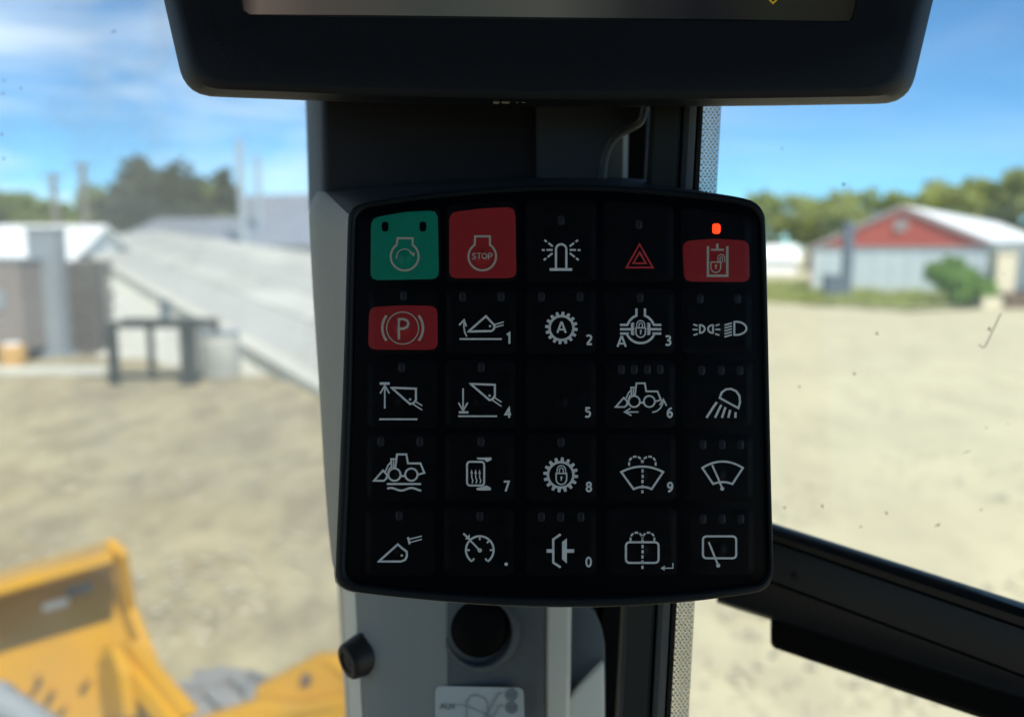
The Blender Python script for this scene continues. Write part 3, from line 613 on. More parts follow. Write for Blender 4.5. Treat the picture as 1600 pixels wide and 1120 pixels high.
def surf(name, poly, key, z_off, m, parent, rings=22, n=64, rr=9, edge=0.0):
    P = rounded(poly, rr, 6); c = key.dome[:2] if key else (sum(p[0] for p in P) / len(P), sum(p[1] for p in P) / len(P))
    R0 = ray_sample(P, c, np.linspace(-math.pi, math.pi, n, endpoint=False)); L = []
    ts = [1 - (k / rings) ** 1.0 for k in range(rings)]
    for k, t in enumerate(ts):
        L.append([K(c[0] + (p[0] - c[0]) * t, c[1] + (p[1] - c[1]) * t, key.h(c[0] + (p[0] - c[0]) * t, c[1] + (p[1] - c[1]) * t) + z_off) for p in R0])
    mb = MB(); mb.loft(L, caps=(False, True)); return mb.build(name, m, parent, 70)

class Pen:
    """draws flat printed symbols that follow the key surface"""
    def __init__(s, key, z=.00007): s.k = key; s.mb = MB(); s.z = z
    def P(s, x, y): return K(x, y, s.k.h(x, y) + s.z)
    def line(s, pts, w=3.2, closed=False):
        pts = [Vector(p) for p in pts]; q = []
        n = len(pts)
        for i in range(n if closed else n - 1):
            a, b = pts[i], pts[(i + 1) % n]; m = max(1, int((b - a).length / 2.0))
            q += [a.lerp(b, k / m) for k in range(m)]
        if not closed: q.append(pts[-1])
        N = len(q); Lf = []; Rt = []
        for i in range(N):
            if closed: t0 = (q[i] - q[i - 1]).normalized(); t1 = (q[(i + 1) % N] - q[i]).normalized()
            else:
                t1 = (q[min(i + 1, N - 1)] - q[min(i, N - 2)]).normalized(); t0 = (q[max(i, 1)] - q[max(i - 1, 0)]).normalized()
            n0 = Vector((-t0.y, t0.x)); n1 = Vector((-t1.y, t1.x)); nn = n0 + n1
            nn = nn.normalized() if nn.length > 1e-4 else n0
            k = min(2.0, 1 / max(.35, nn.dot(n0)))
            Lf.append(q[i] + nn * (w / 2 * k)); Rt.append(q[i] - nn * (w / 2 * k))
        vs = [s.P(*p) for p in Lf] + [s.P(*p) for p in Rt]; fs = []
        for i in range(N if closed else N - 1):
            j = (i + 1) % N; fs.append((i, j, N + j, N + i))
        s.mb.add(vs, fs); return s
    def arc(s, c, r, a0, a1, w=3.2, ry=None):
        n = max(8, int(abs(a1 - a0) / 7)); ry = ry or r
        return s.line([(c[0] + r * math.cos(rad(a0 + (a1 - a0) * k / n)), c[1] - ry * math.sin(rad(a0 + (a1 - a0) * k / n))) for k in range(n + 1)], w)
    def circle(s, c, r, w=3.2):
        return s.line([(c[0] + r * math.cos(k * math.pi / 18), c[1] + r * math.sin(k * math.pi / 18)) for k in range(36)], w, True)
    def dot(s, c, r): return s.fill([(c[0] + r * math.cos(k * math.pi / 8), c[1] + r * math.sin(k * math.pi / 8)) for k in range(16)], 0)
    def fill(s, poly, cuts=2):
        bm = bmesh.new(); f = bm.faces.new([bm.verts.new((p[0], p[1], 0)) for p in poly]); bmesh.ops.triangulate(bm, faces=[f])
        if cuts: bmesh.ops.subdivide_edges(bm, edges=bm.edges[:], cuts=cuts, use_grid_fill=True)
        bm.verts.index_update(); s.mb.add([s.P(v.co.x, v.co.y) for v in bm.verts], [tuple(v.index for v in f.verts) for f in bm.faces]); bm.free(); return s
    def rrect(s, x0, y0, x1, y1, r, w=3.2): return s.line(rounded([(x0, y0), (x1, y0), (x1, y1), (x0, y1)], r, 5), w, True)
    def dashes(s, pts, w, on, off):
        P = [Vector(p) for p in pts]; L = [0]
        for a, b in zip(P, P[1:]): L.append(L[-1] + (b - a).length)
        def at(d):
            for i in range(len(P) - 1):
                if d <= L[i + 1]: return P[i].lerp(P[i + 1], (d - L[i]) / max(1e-9, L[i + 1] - L[i]))
            return P[-1]
        d = 0
        while d < L[-1] - .5:
            e = min(d + on, L[-1]); s.line([at(d + (e - d) * k / 3) for k in range(4)], w); d += on + off
        return s
    def build(s, name, m, parent): return mesh_obj(name, s.mb.v, s.mb.f, m, parent)
DIGITS = {  # pen paths in a 10 x 17 box
 '1': [('L', [(2.2, 3.2), (6.2, .6), (6.2, 17)])],
 '2': [('C', [(1.2, 3.0), (2.6, 2.0), (5.0, 1.6), (7.6, 2.6), (8.3, 5.0), (7.2, 8.0), (4.4, 11.6), (1.8, 14.9)]), ('L', [(1.2, 15.2), (9.4, 15.2)])],
 '3': [('C', [(1.3, 2.4), (4.6, 1.6), (7.6, 2.6), (8.0, 5.0), (6.6, 7.4), (3.6, 8.0)]), ('C', [(3.6, 8.2), (7.2, 8.8), (8.7, 11.6), (7.6, 14.4), (4.6, 15.5), (1.1, 14.7)])],
 '4': [('L', [(7.0, 17), (7.0, 1.6), (1.4, 11.4), (10, 11.4)])],
 '5': [('L', [(8.6, 1.7), (3.0, 1.7), (2.6, 7.4)]), ('C', [(2.6, 7.6), (5.0, 7.0), (7.8, 8.2), (8.6, 11.2), (7.4, 14.2), (4.6, 15.4), (1.2, 14.8)])],
 '6': [('C', [(8.4, 1.7), (5.4, 2.6), (2.8, 5.6), (1.8, 9.6), (2.2, 13.0), (4.2, 15.2), (6.6, 15.0), (8.4, 12.6), (8.2, 9.6), (6.2, 7.8), (3.6, 8.4), (2.0, 10.6)])],
 '7': [('L', [(.6, 1.8), (8.4, 1.8), (3.4, 17)])],
 '8': [('O', [(5, 5.0), (3.0, 3.3)]), ('O', [(5, 12.0), (3.5, 3.5)])],
 '9': [('C', [(1.8, 15.2), (4.8, 14.4), (7.4, 11.4), (8.4, 7.4), (8.0, 4.0), (6.0, 1.8), (3.6, 2.0), (1.8, 4.4), (2.0, 7.4), (4.0, 9.2), (6.6, 8.6), (8.2, 6.4)])],
 '0': [('O', [(5, 8.5), (3.6, 6.9)])],
}
def numeral(ch, cx, cy, key, m, parent, z):
    p = Pen(key, z); ox, oy = cx - 5, cy - 8.5
    for kd, pts in DIGITS[ch]:
        if kd == 'O':
            (x, y), (rx, ry) = pts; p.line([(ox + x + rx * math.cos(k * math.pi / 14), oy + y + ry * math.sin(k * math.pi / 14)) for k in range(28)], 3.0, True)
        else:
            q = [(ox + x, oy + y) for x, y in pts]; p.line(catmull(q, 4, False) if kd == 'C' else q, 3.2)
    return p.build('numeral', m, parent)

# ---- symbols, in photo pixels
def engine(p, cx, ty, x0, x1, cy, r):
    a = math.degrees(math.acos((x1 - cx) / r)); yb = cy - r * math.sin(rad(a))
    pts = [(cx + r * math.cos(rad(a - k * (180 + 2 * a) / 40)), cy - r * math.sin(rad(a - k * (180 + 2 * a) / 40))) for k in range(41)]
    p.line([(x1, ty)] + pts + [(x0, ty)], 3.2, True)
def bucket_up(p, pts, dotc, arms):
    p.line(pts, 3.2, True); p.dot(dotc, 1.9)
    for a in arms: p.line(a, 1.9)
def padlock(p, cx, y0, y1, hw, st, ro, w=2.2, open_=False):
    body = [(cx - hw, y0), (cx + hw, y0)] + [(cx + hw * math.cos(rad(a)), y1 - hw * 1.05 + hw * 1.05 * math.sin(rad(a))) for a in range(0, 181, 15)]
    p.line(body, w, True); sx = cx + (hw * 1.1 if open_ else 0)
    for r in (ro, ro - 3.6):
        if r > 1: p.line([(sx - r, y0)] + [(sx - r * math.cos(rad(a)), st + ro - r * math.sin(rad(a))) for a in range(0, 181, 20)] + [(sx + r, y0)], w * .8)
    ky = (y0 + y1) / 2 - 1; p.dot((cx, ky - 1.5), 1.7); p.line([(cx, ky - 1), (cx - .3, ky + 3.6)], 1.8)
def gear(p, c, rin, rout, tip, n=16):
    p.circle(c, (rin + rout) / 2, rout - rin)
    for k in range(n):
        a = k * 2 * math.pi / n + .1; ca, sa = math.cos(a), math.sin(a); q = []
        for r, wd in ((rout - 1, 3.0), (tip, 2.0)): q.append(((c[0] + ca * r - sa * wd, c[1] + sa * r + ca * wd), (c[0] + ca * r + sa * wd, c[1] + sa * r - ca * wd)))
        p.fill([q[0][0], q[1][0], q[1][1], q[0][1]], 0)
def loader(p, ox, oy, k=1.0):
    T = lambda x, y: (ox + x * k, oy + y * k)
    w = 3.0 * k
    p.circle(T(0, 0), 9.6 * k, w); p.circle(T(26.3, 0), 9.6 * k, w); p.line([T(9.8, 2), T(16.6, 2)], w)
    p.line([T(1.2, -10.5), T(4, -31.5), T(18.5, -31.5), T(21, -17.5), T(40.5, -17.5), T(46.5, -2.8), T(36, .2)], w)
    p.line([T(-32, 9.5), T(-18, -6.5), T(-11.5, 0), T(-12.5, 6), T(-16.5, 9.5)], w, True)
    p.line([T(-4.3, -9), T(-5.3, -24.2), T(1.4, -24.2)], 2.6 * k); p.line([T(-14.2, -5), T(-10, -14.5), T(-5, -20)], 2.4 * k); p.line([T(-10.5, -3.5), T(-7.5, -10), T(-4.6, -13)], 2.0 * k); p.line([T(-1.4, -22.5), T(-1.4, -10)], 2.0 * k)
def spray(p, c1, c2, r, w=3.0):
    for c in (c1, c2):
        s_ = -1 if c is c1 else 1
        pts = [(c[0] + r * math.cos(rad(a)), c[1] - r * math.sin(rad(a))) for a in range(0, 181, 10)]
        if s_ < 0: pts = pts[::-1]
        else: pts = pts
        q = [(pts[0][0], pts[0][1] + 4)] + pts if True else pts
        p.dashes(q, w, 5.6, 2.2)
def screen_glass(p, xl, yt, xm, ytm, xr, xbl, yb, xbr, ybm, w=3.2):
    n = 14; top = [(xl + (xr - xl) * k / n, yt + (ytm - yt) * (1 - (2 * k / n - 1) ** 2)) for k in range(n + 1)]
    bot = [(xbr + (xbl - xbr) * k / n, yb + (ybm - yb) * (1 - (2 * k / n - 1) ** 2)) for k in range(n + 1)]
    p.line(top + bot, w, True)
def arrowhead(p, a, tip, b, w=2.4): p.line([a, tip, b], w)

def s_start(p):
    engine(p, 632.5, 372.6, 621.5, 645, 401, 21.8)
def s_start2(p):
    p.arc((632.5, 402.5), 13, 190, 35, 1.8); p.line([(640.5, 394), (646.5, 399.5), (647, 394.5)], 2.2)
def s_stop(p): engine(p, 753.6, 369.6, 742.5, 765.5, 401, 21.6)
def letters_stop(p):
    x, y, h, w_ = 737.5, 396.2, 8.6, 6.2; lw = 1.5
    p.line([(x + w_, y + 1.2), (x + 4.4, y), (x + 1.6, y + .4), (x + .8, y + 2.2), (x + 2, y + 3.9), (x + 4.6, y + 4.8), (x + 5.6, y + 6.6), (x + 4.4, y + 8.3), (x + 1.6, y + 8.6), (x + .2, y + 7.2)], lw)
    x += 8.2; p.line([(x, y), (x + w_, y)], lw); p.line([(x + w_ / 2, y), (x + w_ / 2, y + h)], lw)
    x += 11.4; p.circle((x, y + 4.3), 3.9, lw)
    x += 6.4; p.line([(x, y + h), (x, y), (x + 4.2, y), (x + 5.8, y + 2.3), (x + 4.2, y + 4.6), (x, y + 4.6)], lw)
def s_beacon(p):
    p.line([(858.7, 421.3), (894, 421.3)], 4.2); p.line([(868.6, 420), (868.6, 390)] + [(876.7 - 8.1 * math.cos(rad(a)), 390 - 8.1 * math.sin(rad(a))) for a in range(15, 166, 15)] + [(884.8, 390), (884.8, 420)], 3.4)
    for s_ in (-1, 1):
        m = lambda x: 876.8 + s_ * (876.8 - x)
        for a, b in (((850.5, 375.2), (854.3, 378.2)), ((856.8, 380), (863.6, 385.2)), ((846.6, 391), (851, 391)), ((853.8, 390.8), (863.4, 390.8)), ((855.5, 402), (863.4, 395.8)), ((849.6, 406.6), (853.4, 403.7))):
            p.line([(m(a[0]), a[1]), (m(b[0]), b[1])], 3.0)
def s_hazard(p):
    p.line([(999, 382), (978.6, 418.2), (1019.8, 418.2)], 2.8, True); p.line([(999, 394.6), (989.2, 411.6), (1009, 411.6)], 2.8, True)
def s_lockcyl(p):
    p.line([(1105.8, 385), (1105.8, 431), (1136, 431), (1136, 385)], 3.8); p.line([(1110.6, 390.6), (1130.8, 390.6)], 2.8); p.line([(1120.4, 381), (1120.4, 390)], 4)
    padlock(p, 1118, 410, 426, 7.6, 398, 5.6, 1.9, True)
def s_park(p):
    p.circle((629.3, 512.6), 25, 1.7)
    for a, b in ((142, 218), (38, -38)): p.arc((629.3, 512.6), 31.8, a, b, 4.0)
    p.line([(623.6, 530.5), (623.6, 498.6), (631, 498.6), (636.4, 501), (638.4, 506), (636.4, 511), (631, 513.6), (624, 513.6)], 3.7)
def s_k1(p):
    p.line([(718.3, 529.7), (784.2, 529.7)], 2.7); bucket_up(p, [(759.3, 494), (772.8, 508.5), (771.6, 514.5), (768, 517.2), (732, 518)], (765.7, 509.6), [[(773, 507.2), (787, 503)], [(773.3, 511.4), (787, 507.6)]])
    p.line([(729.5, 526), (726.2, 519), (725, 511), (725.3, 500.5)], 2.4); arrowhead(p, (717.6, 508), (725.3, 499.8), (728.8, 510))
def s_k2(p):
    gear(p, (877.2, 512.5), 16.8, 20.4, 25.4); letterA(p, 877.3, 512.0, 16, 15, 3.2)
def letterA(p, cx, cy, h, w_, lw):
    p.line([(cx - w_ / 2 + 1, cy + h / 2), (cx - .7, cy - h / 2), (cx + .7, cy - h / 2), (cx + w_ / 2 - 1, cy + h / 2)], lw); p.line([(cx - w_ * .26, cy + h * .18), (cx + w_ * .26, cy + h * .18)], lw * .85)
def s_k3(p):
    for s_ in (-1, 1):
        m = lambda x: 1000.8 + s_ * (x - 1000.8)
        p.line([(m(1007.4), 482), (m(1007.4), 493.2), (m(1013), 496), (m(1018), 501), (m(1021.6), 507.6), (m(1033), 507.6)], 3.6)
        p.line([(m(1033), 514.4), (m(1016), 514.4)], 3.6)
        p.line([(m(1014), 505), (m(1014), 523)], 4.0)
        for y in (504.5, 508.3, 512.1, 515.9, 519.7, 523.2): p.line([(m(1014), y), (m(1010.6), y + (1.4 if y < 513 else -1.4))], 1.9)
        p.line([(m(1033), 521.2), (m(1021.6), 521.2)] + [(m(1000.8 + 23.4 * math.cos(rad(a))), 512.6 + 23.4 * math.sin(rad(a))) for a in range(24, 91, 6)], 3.6)
    padlock(p, 1000.8, 512.4, 527, 7.4, 501, 6.2, 2.1); letterA(p, 971.2, 534, 15.5, 15, 3.2)
def s_lights(p):
    for s_ in (-1, 1):
        m = lambda x: 1103.4 + s_ * (1103.4 - x)
        p.line([(m(1093.2), 508)] + [(m(1093.6 + 7.2 * math.cos(rad(a))), 514 - 6.2 * math.sin(rad(a))) for a in range(80, -81, -16)] + [(m(1093.2), 520)], 2.8, True)
        for a, b in (((1083, 506.8), (1089.6, 509)), ((1082, 514.8), (1089.6, 514.8)), ((1083.4, 523.6), (1089.8, 521.6))): p.line([(m(a[0]), a[1]), (m(b[0]), b[1])], 2.5)
    for k in range(5): p.line([(1131.6, 508 + k * 4.6), (1143.2, 504.6 + k * 4.6)], 2.5)
    p.line([(1147, 503)] + [(1149 + 17 * math.cos(rad(a)), 513 - 10.4 * math.sin(rad(a))) for a in range(88, -89, -11)] + [(1147, 523.2)], 3.0, True)
def s_r3a(p):
    p.line([(593.6, 599), (609, 599)], 4); p.line([(601.4, 638), (601.4, 602)], 2.5); arrowhead(p, (594.3, 614.5), (601.4, 602), (608.6, 614.5))
    bucket_up(p, [(612, 605.6), (650, 607), (650, 624.6), (646.5, 629.5), (641, 631)], (641, 623.8), [[(645.5, 631), (659.8, 640.4)], [(649, 626.8), (659.8, 633.6)]]); p.line([(592.6, 654.7), (652.4, 654.7)], 2.7)
def s_r3b(p):
    p.line([(723.6, 606.5), (723.6, 641)], 2.5); arrowhead(p, (716.6, 628.8), (723.6, 641.6), (730.8, 628.8)); p.line([(717, 643.9), (732, 643.9)], 3.6); p.line([(716, 650), (776.6, 650)], 2.6)
    bucket_up(p, [(735.4, 599.6), (773.2, 601), (773.2, 618.4), (769.6, 623.4), (765, 625)], (765, 618), [[(769.4, 625), (783.7, 634.7)], [(772.8, 621), (783.7, 628)]])
def s_r3d(p):
    loader(p, 990.6, 627, .9); p.line([(997.5, 643.4), (976, 643.4)], 2.3); arrowhead(p, (985, 637.5), (975.8, 643.4), (986.4, 648.8), 2.3)
    p.line([(1019, 644), (1026, 642), (1031.6, 637.5), (1035, 631), (1036, 625)], 2.3); arrowhead(p, (1030.6, 632.6), (1036.2, 623.8), (1041.4, 634), 2.3)
def s_work(p):
    p.line([(1124, 621.4), (1127.4, 613), (1134, 608), (1142, 607.4), (1150, 611), (1155, 618.4), (1156, 628), (1153.4, 637.4)], 3.2, True)
    for a, b, wd in (((1119.4, 627.8), (1103.6, 652.4), 3.8), ((1126.4, 632.4), (1117, 652.4), 3.6), ((1133.2, 636), (1127.6, 652.4), 3.6), ((1140.6, 640), (1137.6, 652.4), 3.6), ((1149, 643.6), (1148.6, 652.6), 3.6)): p.line([a, b], wd)
def s_r4a(p):
    loader(p, 616.6, 741, 1.0); p.line([(604.6, 755.6), (658, 755.6)], 3.2)
    p.line([(605.2 + 53 * k / 30, 763.8 - 2.0 * math.sin(k / 30 * 4 * math.pi * .82 + .5)) for k in range(31)], 3.2)
def s_mirror(p):
    p.rrect(729.8, 721, 756.6, 758, 5.5, 3.0)
    p.fill([(745, 714.6), (768, 714.2), (768, 718.4), (760.6, 721.4), (757, 718), (746, 717)], 0); p.fill([(744, 762), (757, 761), (760, 757.8), (767, 761.4), (767, 765.6), (745.6, 765.6)], 0)
    for x in (736.6, 742.8, 749): p.line([(x + 1, 754.4), (x + 2.4, 750), (x + .6, 745.6), (x + .6, 738)], 1.8); p.fill([(x - 1.6, 739.4), (x + .4, 732.6), (x + 2.6, 739.4)], 0)
def s_k8(p): gear(p, (876, 741.4), 18.0, 21.6, 27.2); padlock(p, 877, 739, 756.4, 8.2, 727, 6.6, 2.1)
def s_k9(p):
    screen_glass(p, 970.5, 737, 1003, 728.4, 1036, 989.8, 763.6, 1018, 760.2); p.dashes([(1003.6, 732.6), (1003.6, 770)], 3.4, 5.2, 3.0); spray(p, (993, 723), (1014, 723), 10.2)
def s_wip(p):
    screen_glass(p, 1097, 730.6, 1128, 720.6, 1160.4, 1114, 755.6, 1144, 752.6); p.line([(1112.4, 726), (1128, 761.8)], 3.0); p.dot((1128.2, 763), 3.2)
def s_r5a(p):
    bucket_up(p, [(592, 876.4), (621.8, 849.6), (635.6, 861), (636, 868), (633.4, 873.6), (627, 876.4)], (628, 867), [[(639, 841.8), (659.4, 836.8)], [(640.4, 846.8), (659.4, 841.8)]]); p.line([(637.7, 838.6), (640.4, 849.4)], 3.4)
def s_cruise(p):
    p.arc((749.7, 858.6), 21.6, 236, -56, 3.2)
    for a in (236, 180, 90, 45, 0, -56): p.line([(749.7 + r * math.cos(rad(a)), 858.6 - r * math.sin(rad(a))) for r in (15.6, 20.6)], 2.8)
    p.line([(749.7, 858.6), (735, 844)], 2.8); p.dot((749.7, 858.8), 3.3); p.line([(724, 832.6), (730, 838.2)], 3.2); p.fill([(726.6, 841.6), (734.4, 842.4), (733.8, 833.8)], 0)
def s_clutch(p):
    p.line([(876, 834), (864.4, 842), (864.4, 878), (876, 885.6)], 3.6); p.line([(854, 860), (863, 860)], 5.6); p.line([(885, 860), (897, 860)], 5.6); p.fill([(878, 846), (885.6, 840.4), (885.6, 879.4), (878, 873)], 6)
def s_rearwash(p):
    p.rrect(977.8, 846.4, 1028.8, 878.6, 6.5, 3.2); p.dashes([(1003.6, 842), (1003.6, 888)], 3.4, 5.2, 3.0); spray(p, (994.2, 840.6), (1013, 840.6), 9.2)
def s_return(p): p.line([(1051.2, 879), (1051.2, 886.8), (1036, 886.8)], 1.8); p.fill([(1031.8, 886.8), (1038.4, 882.6), (1038.4, 891)], 0)
def s_rearwipe(p): p.rrect(1098, 837.2, 1150, 871.4, 6.5, 3.2); p.line([(1107, 846), (1121.6, 882)], 3.0); p.dot((1121.8, 882.6), 3.2)
SPEC = {  # (col,row): symbol, material, numeral, lights, colour panel
 (0, 0): (s_start, 'dull', None, [(602, 354.5), (661, 354.5)], ('green', [(580, 341), (632, 331.5), (684, 329), (686, 436), (579, 438)]), 'green engine start key'),
 (1, 0): (s_stop, 'dull', None, [], ('red', [(702, 332.5), (753, 326), (805, 323.5), (807, 434.5), (702, 435)]), 'red engine stop key'),
 (2, 0): (s_beacon, 'white', None, [(876.6, 344.5)], None, 'black key with flashing beacon symbol'),
 (3, 0): (s_hazard, 'redline', None, [(998, 350.5)], None, 'black key with red warning triangle'),
 (4, 0): (s_lockcyl, 'dull', None, [(1118.8, 357.7)], ('red', [(1066, 377), (1118, 373), (1170, 376.5), (1171.5, 440.8), (1069, 440)]), 'red cylinder lock key under the lit red light'),
 (0, 1): (s_park, 'dull', None, [(630.7, 462)], ('red', [(577, 480), (632, 477), (683.5, 478), (684, 546.6), (575, 546)]), 'red parking brake key with letter P'),
 (1, 1): (s_k1, 'white', ('1', 794.7, 528.4), [(722.8, 463.5), (782.9, 463.5)], None, 'black key with bucket tilt symbol'),
 (2, 1): (s_k2, 'white', ('2', 920.3, 531), [(846, 463.7), (906, 463.7)], None, 'black key with gear and letter A'),
 (3, 1): (s_k3, 'white', ('3', 1043.6, 532), [(1000, 465)], None, 'black key with axle lock symbol'),
 (4, 1): (s_lights, 'white', None, [(1093.6, 466.7), (1152, 466.7)], None, 'black key with headlamp symbols'),
 (0, 2): (s_r3a, 'white', None, [(628, 573.8)], None, 'black key with raised bucket symbol'),
 (1, 2): (s_r3b, 'white', ('4', 793.5, 644), [(752, 573.8)], None, 'black key with lowered bucket symbol'),
 (2, 2): (None, 'white', ('5', 918.2, 644), [], None, 'black key with only the numeral five'),
 (3, 2): (s_r3d, 'white', ('6', 1046.2, 644.4), [(970.7, 577), (990.7, 577), (1011.4, 577), (1031, 577)], None, 'black key with loader and two arrows'),
 (4, 2): (s_work, 'white', None, [(1096, 578.4), (1126.4, 578.4), (1155.7, 578.4)], None, 'black key with work lamp symbol'),
 (0, 3): (s_r4a, 'white', None, [(595.3, 689.4), (656, 689.4)], None, 'black key with loader over waves'),
 (1, 3): (s_mirror, 'white', ('7', 791.6, 758.6), [(751.4, 689.8)], None, 'black key with heated mirror symbol'),
 (2, 3): (s_k8, 'white', ('8', 920, 760), [(876.4, 690.8)], None, 'black key with padlock inside a gear'),
 (3, 3): (s_k9, 'white', ('9', 1046.8, 760.6), [], None, 'black key with windscreen washer symbol'),
 (4, 3): (s_wip, 'white', None, [(1098, 694), (1128, 694), (1156.8, 694)], None, 'black key with windscreen wiper symbol'),
 (0, 4): (s_r5a, 'white', None, [(623.8, 805)], None, 'black key with bucket and coupler symbol'),
 (1, 4): (s_cruise, 'white', None, [(749.7, 806)], None, 'black key with speed gauge symbol'),
 (2, 4): (s_clutch, 'white', ('0', 919.6, 877.2), [(846, 807), (876, 807), (907.5, 807)], None, 'black key with clutch symbol'),
 (3, 4): (s_rearwash, 'white', None, [], None, 'black key with rear washer symbol'),
 (4, 4): (s_rearwipe, 'white', None, [(1098, 810), (1128, 810), (1157, 810)], None, 'black key with rear wiper symbol'),
}
for (c, r), (fn, mm, num, leds, pan, lab) in SPEC.items():
    k = Key(c, r)
    if (c, r) == (0, 0): k.dome = (632.5, 402, 15, .0007)
    elif (c, r) == (1, 0): k.dome = (753.6, 401, 15, .0007)
    elif (c, r) == (0, 1): k.dome = (629.3, 512.6, 15, .0007)
    elif (c, r) == (4, 0): k.dome = (1119, 408, 13, .0004)
    ko = surf('key', k.poly, k, .00003, M['key'], kp, rings=26); ko['label'] = lab
    if pan: surf('colour_panel', pan[1], k, .00007, M[pan[0]], ko, rr=12, rings=26)
    zz = .00011 if pan else .00007
    if fn:
        p = Pen(k, zz); fn(p); p.build('symbol', M[mm], ko)
    if (c, r) == (0, 0): p = Pen(k, zz); s_start2(p); p.build('symbol_arrow', M['dull'], ko)
    if (c, r) == (1, 0): p = Pen(k, zz); letters_stop(p); p.build('lettering', M['dull'], ko)
    if (c, r) == (3, 4): p = Pen(k, zz); s_return(p); p.build('return_arrow', M['white'], ko)
    if (c, r) == (1, 4): p = Pen(k, zz); p.dot((790.8, 880.7), 2.7); p.build('decimal_point', M['white'], ko)
    if num: numeral(num[0], num[1], num[2], k, M['white'], ko, zz)
    for (lx, ly) in leds:
        on = (c, r) == (4, 0); wx, wy = (6.2, 8.0) if on else (5.2, 7.6)
        P = rounded([(lx - wx, ly - wy), (lx + wx, ly - wy), (lx + wx, ly + wy), (lx - wx, ly + wy)], 4.6, 5)
        mb = MB(); zb = max(k.h(lx, ly), 0) + (.00016 if pan else .00010); rings = []
        for t_, z_ in ((1.0, 0), (.86, .00008), (.5, .00014), (.1, .00015)): rings.append([K(lx + (q[0] - lx) * t_, ly + (q[1] - ly) * t_, zb + z_) for q in P])
        mb.loft(rings, caps=(False, True)); l = mb.build('indicator_light', M['led_on'] if on else (M['membrane'] if (c, r) == (0, 0) else M['led_off']), ko, 60)
        if on: l['label'] = 'lit red indicator light'

# ------------------------------------------------------------------ pillar cover behind the keypad
pc, pv = cab_thing('pillar_cover', 700, 620, .29, 'grey moulded pillar cover carrying the keypad', 'pillar cover')
mb = MB()
back = catmull([(483, 345), (484, 325), (490, 308), (512, 294), (620, 284), (700, 280), (790, 276), (832, 275), (930, 276), (1000, 280), (1060, 288), (1100, 300), (1120, 320), (1130, 345), (1140, 470), (1150, 620), (1150, 770), (1120, 850), (1080, 885), (1000, 900), (870, 905), (760, 905), (660, 903), (580, 900), (540, 898), (526, 893), (518, 870), (508, 760), (499, 610), (489, 460)], 10)
bc = (820, 600)
RB = ray_sample(back, bc, angs); ROb = ray_sample(outer, bc, angs)
def hr(src, d, t=1.0): return [pv(bc[0] + (x - bc[0]) * t, bc[1] + (y - bc[1]) * t, d) for x, y in src]
def hmix(t, d): return [pv(a[0] * (1 - t) + b[0] * t, a[1] * (1 - t) + b[1] * t, d) for a, b in zip(ROb, RB)]
HR = [hr(RB, .36, .998), hr(RB, .315), hmix(.9, .300), hmix(.72, .290), hmix(.5, .282), hmix(.06, .266), hr(ROb, .262, .985), hr(ROb, .2585, .985)]
top = [i for i, a in enumerate(angs) if rad(-137) < a < rad(-30)]; rest = [i for i in range(len(angs)) if i >= top[-1]] + [i for i in range(len(angs)) if i <= top[0]]
MB().loft([[r[i] for i in rest] for r in HR], closed=False, caps=(False, False)).build('keypad_housing', M['grey_w'], pc, 50)
MB().loft([[r[i] for i in top] for r in HR], closed=False, caps=(False, False)).build('housing_top', M['slate'], pc, 50)
def section(pts, ys, slopes, name, m, parent, conv, smooth=40):
    """vertical extrusion: pts = [(px at y=0 of the list, depth)], shifted per row"""
    mb = MB(); rings = [[conv(px + sl * (y - ys[0]), y, d) for (px, d), sl in zip(pts, slopes)] for y in ys]
    mb.loft(rings); return mb.build(name, m, parent, smooth)
section([(470, .38), (471, .345), (476, .326), (484, .315), (493, .3075), (499, .3055), (500, .38)], [-90, 165, 330], [.03] * 7, 'side_panel', M['painted_shade'], pc, pv)  # darker tone paints the shade on the upper side
section([(494, .3085), (497, .3035), (501, .3005), (508, .2995), (850, .2975), (856, .299), (858, .304), (858, .38), (494, .38)], [-90, 165, 330], [.02, .02, .02, .02, .01, .01, .01, .01, .02], 'upper_panel', M['char'], pc, pv)  # charcoal tone also carries the shade under the overhanging monitor
# lower cover
LC = [(528, .44), (533, .385), (540, .352), (546, .341), (553, .335), (562, .3325), (575, .329), (598, .3255), (630, .323), (660, .3215), (684, .3208), (696, .3208), (708, .323), (730, .325), (800, .3275), (846, .3285), (853, .329), (858, .331), (866, .334), (890, .3375), (894, .338), (896, .345), (900, .352), (930, .353), (940, .354), (945, .358), (946, .44)]
section(LC, [900, 960, 1040, 1200], [.06 if px < 565 else (.0 if px < 850 else -.012) for px, d in LC], 'lower_cover', M['grey'], pc, pv, 35)
# ridge painted pale as if sunlit, beside its rounded shoulder
section([(852, .352), (853, .3305), (859, .3275), (887, .3275), (893, .3295), (895, .352)], [905, 1000, 1200], [-.012] * 6, 'painted_sun_rib', M['pale'], pc, pv, 35)
bevel(MB().extrude([pv(x, y, .3345) for x, y in ((889, 930), (912, 938), (929, 956), (940, 980), (945, 1005), (946, 1060), (946, 1200), (889, 1200))], Vector((0, 0, -.018))).build('painted_shadow_scallop', M['painted_shade'], pc), .0008)  # slate plate paints the shadow cast beside the ridge
bevel(MB().extrude([pv(x, y, .3300) for x, y in ((886, 1092), (893, 1087), (944, 1034), (946, 1200), (886, 1200))], Vector((0, 0, -.012))).build('painted_sun_foot', M['pale'], pc), .0012)  # added pale wedge paints the sun patch below the shadow edge
section([(684, .345), (690, .3225), (700, .3212), (712, .3214), (838, .3262), (846, .3275), (851, .345)], [880, 960, 1200], [.0] * 7, 'painted_shade_panel', M['painted_shade'], pc, pv, 40)  # added dark panel paints the shade on this face of the cover
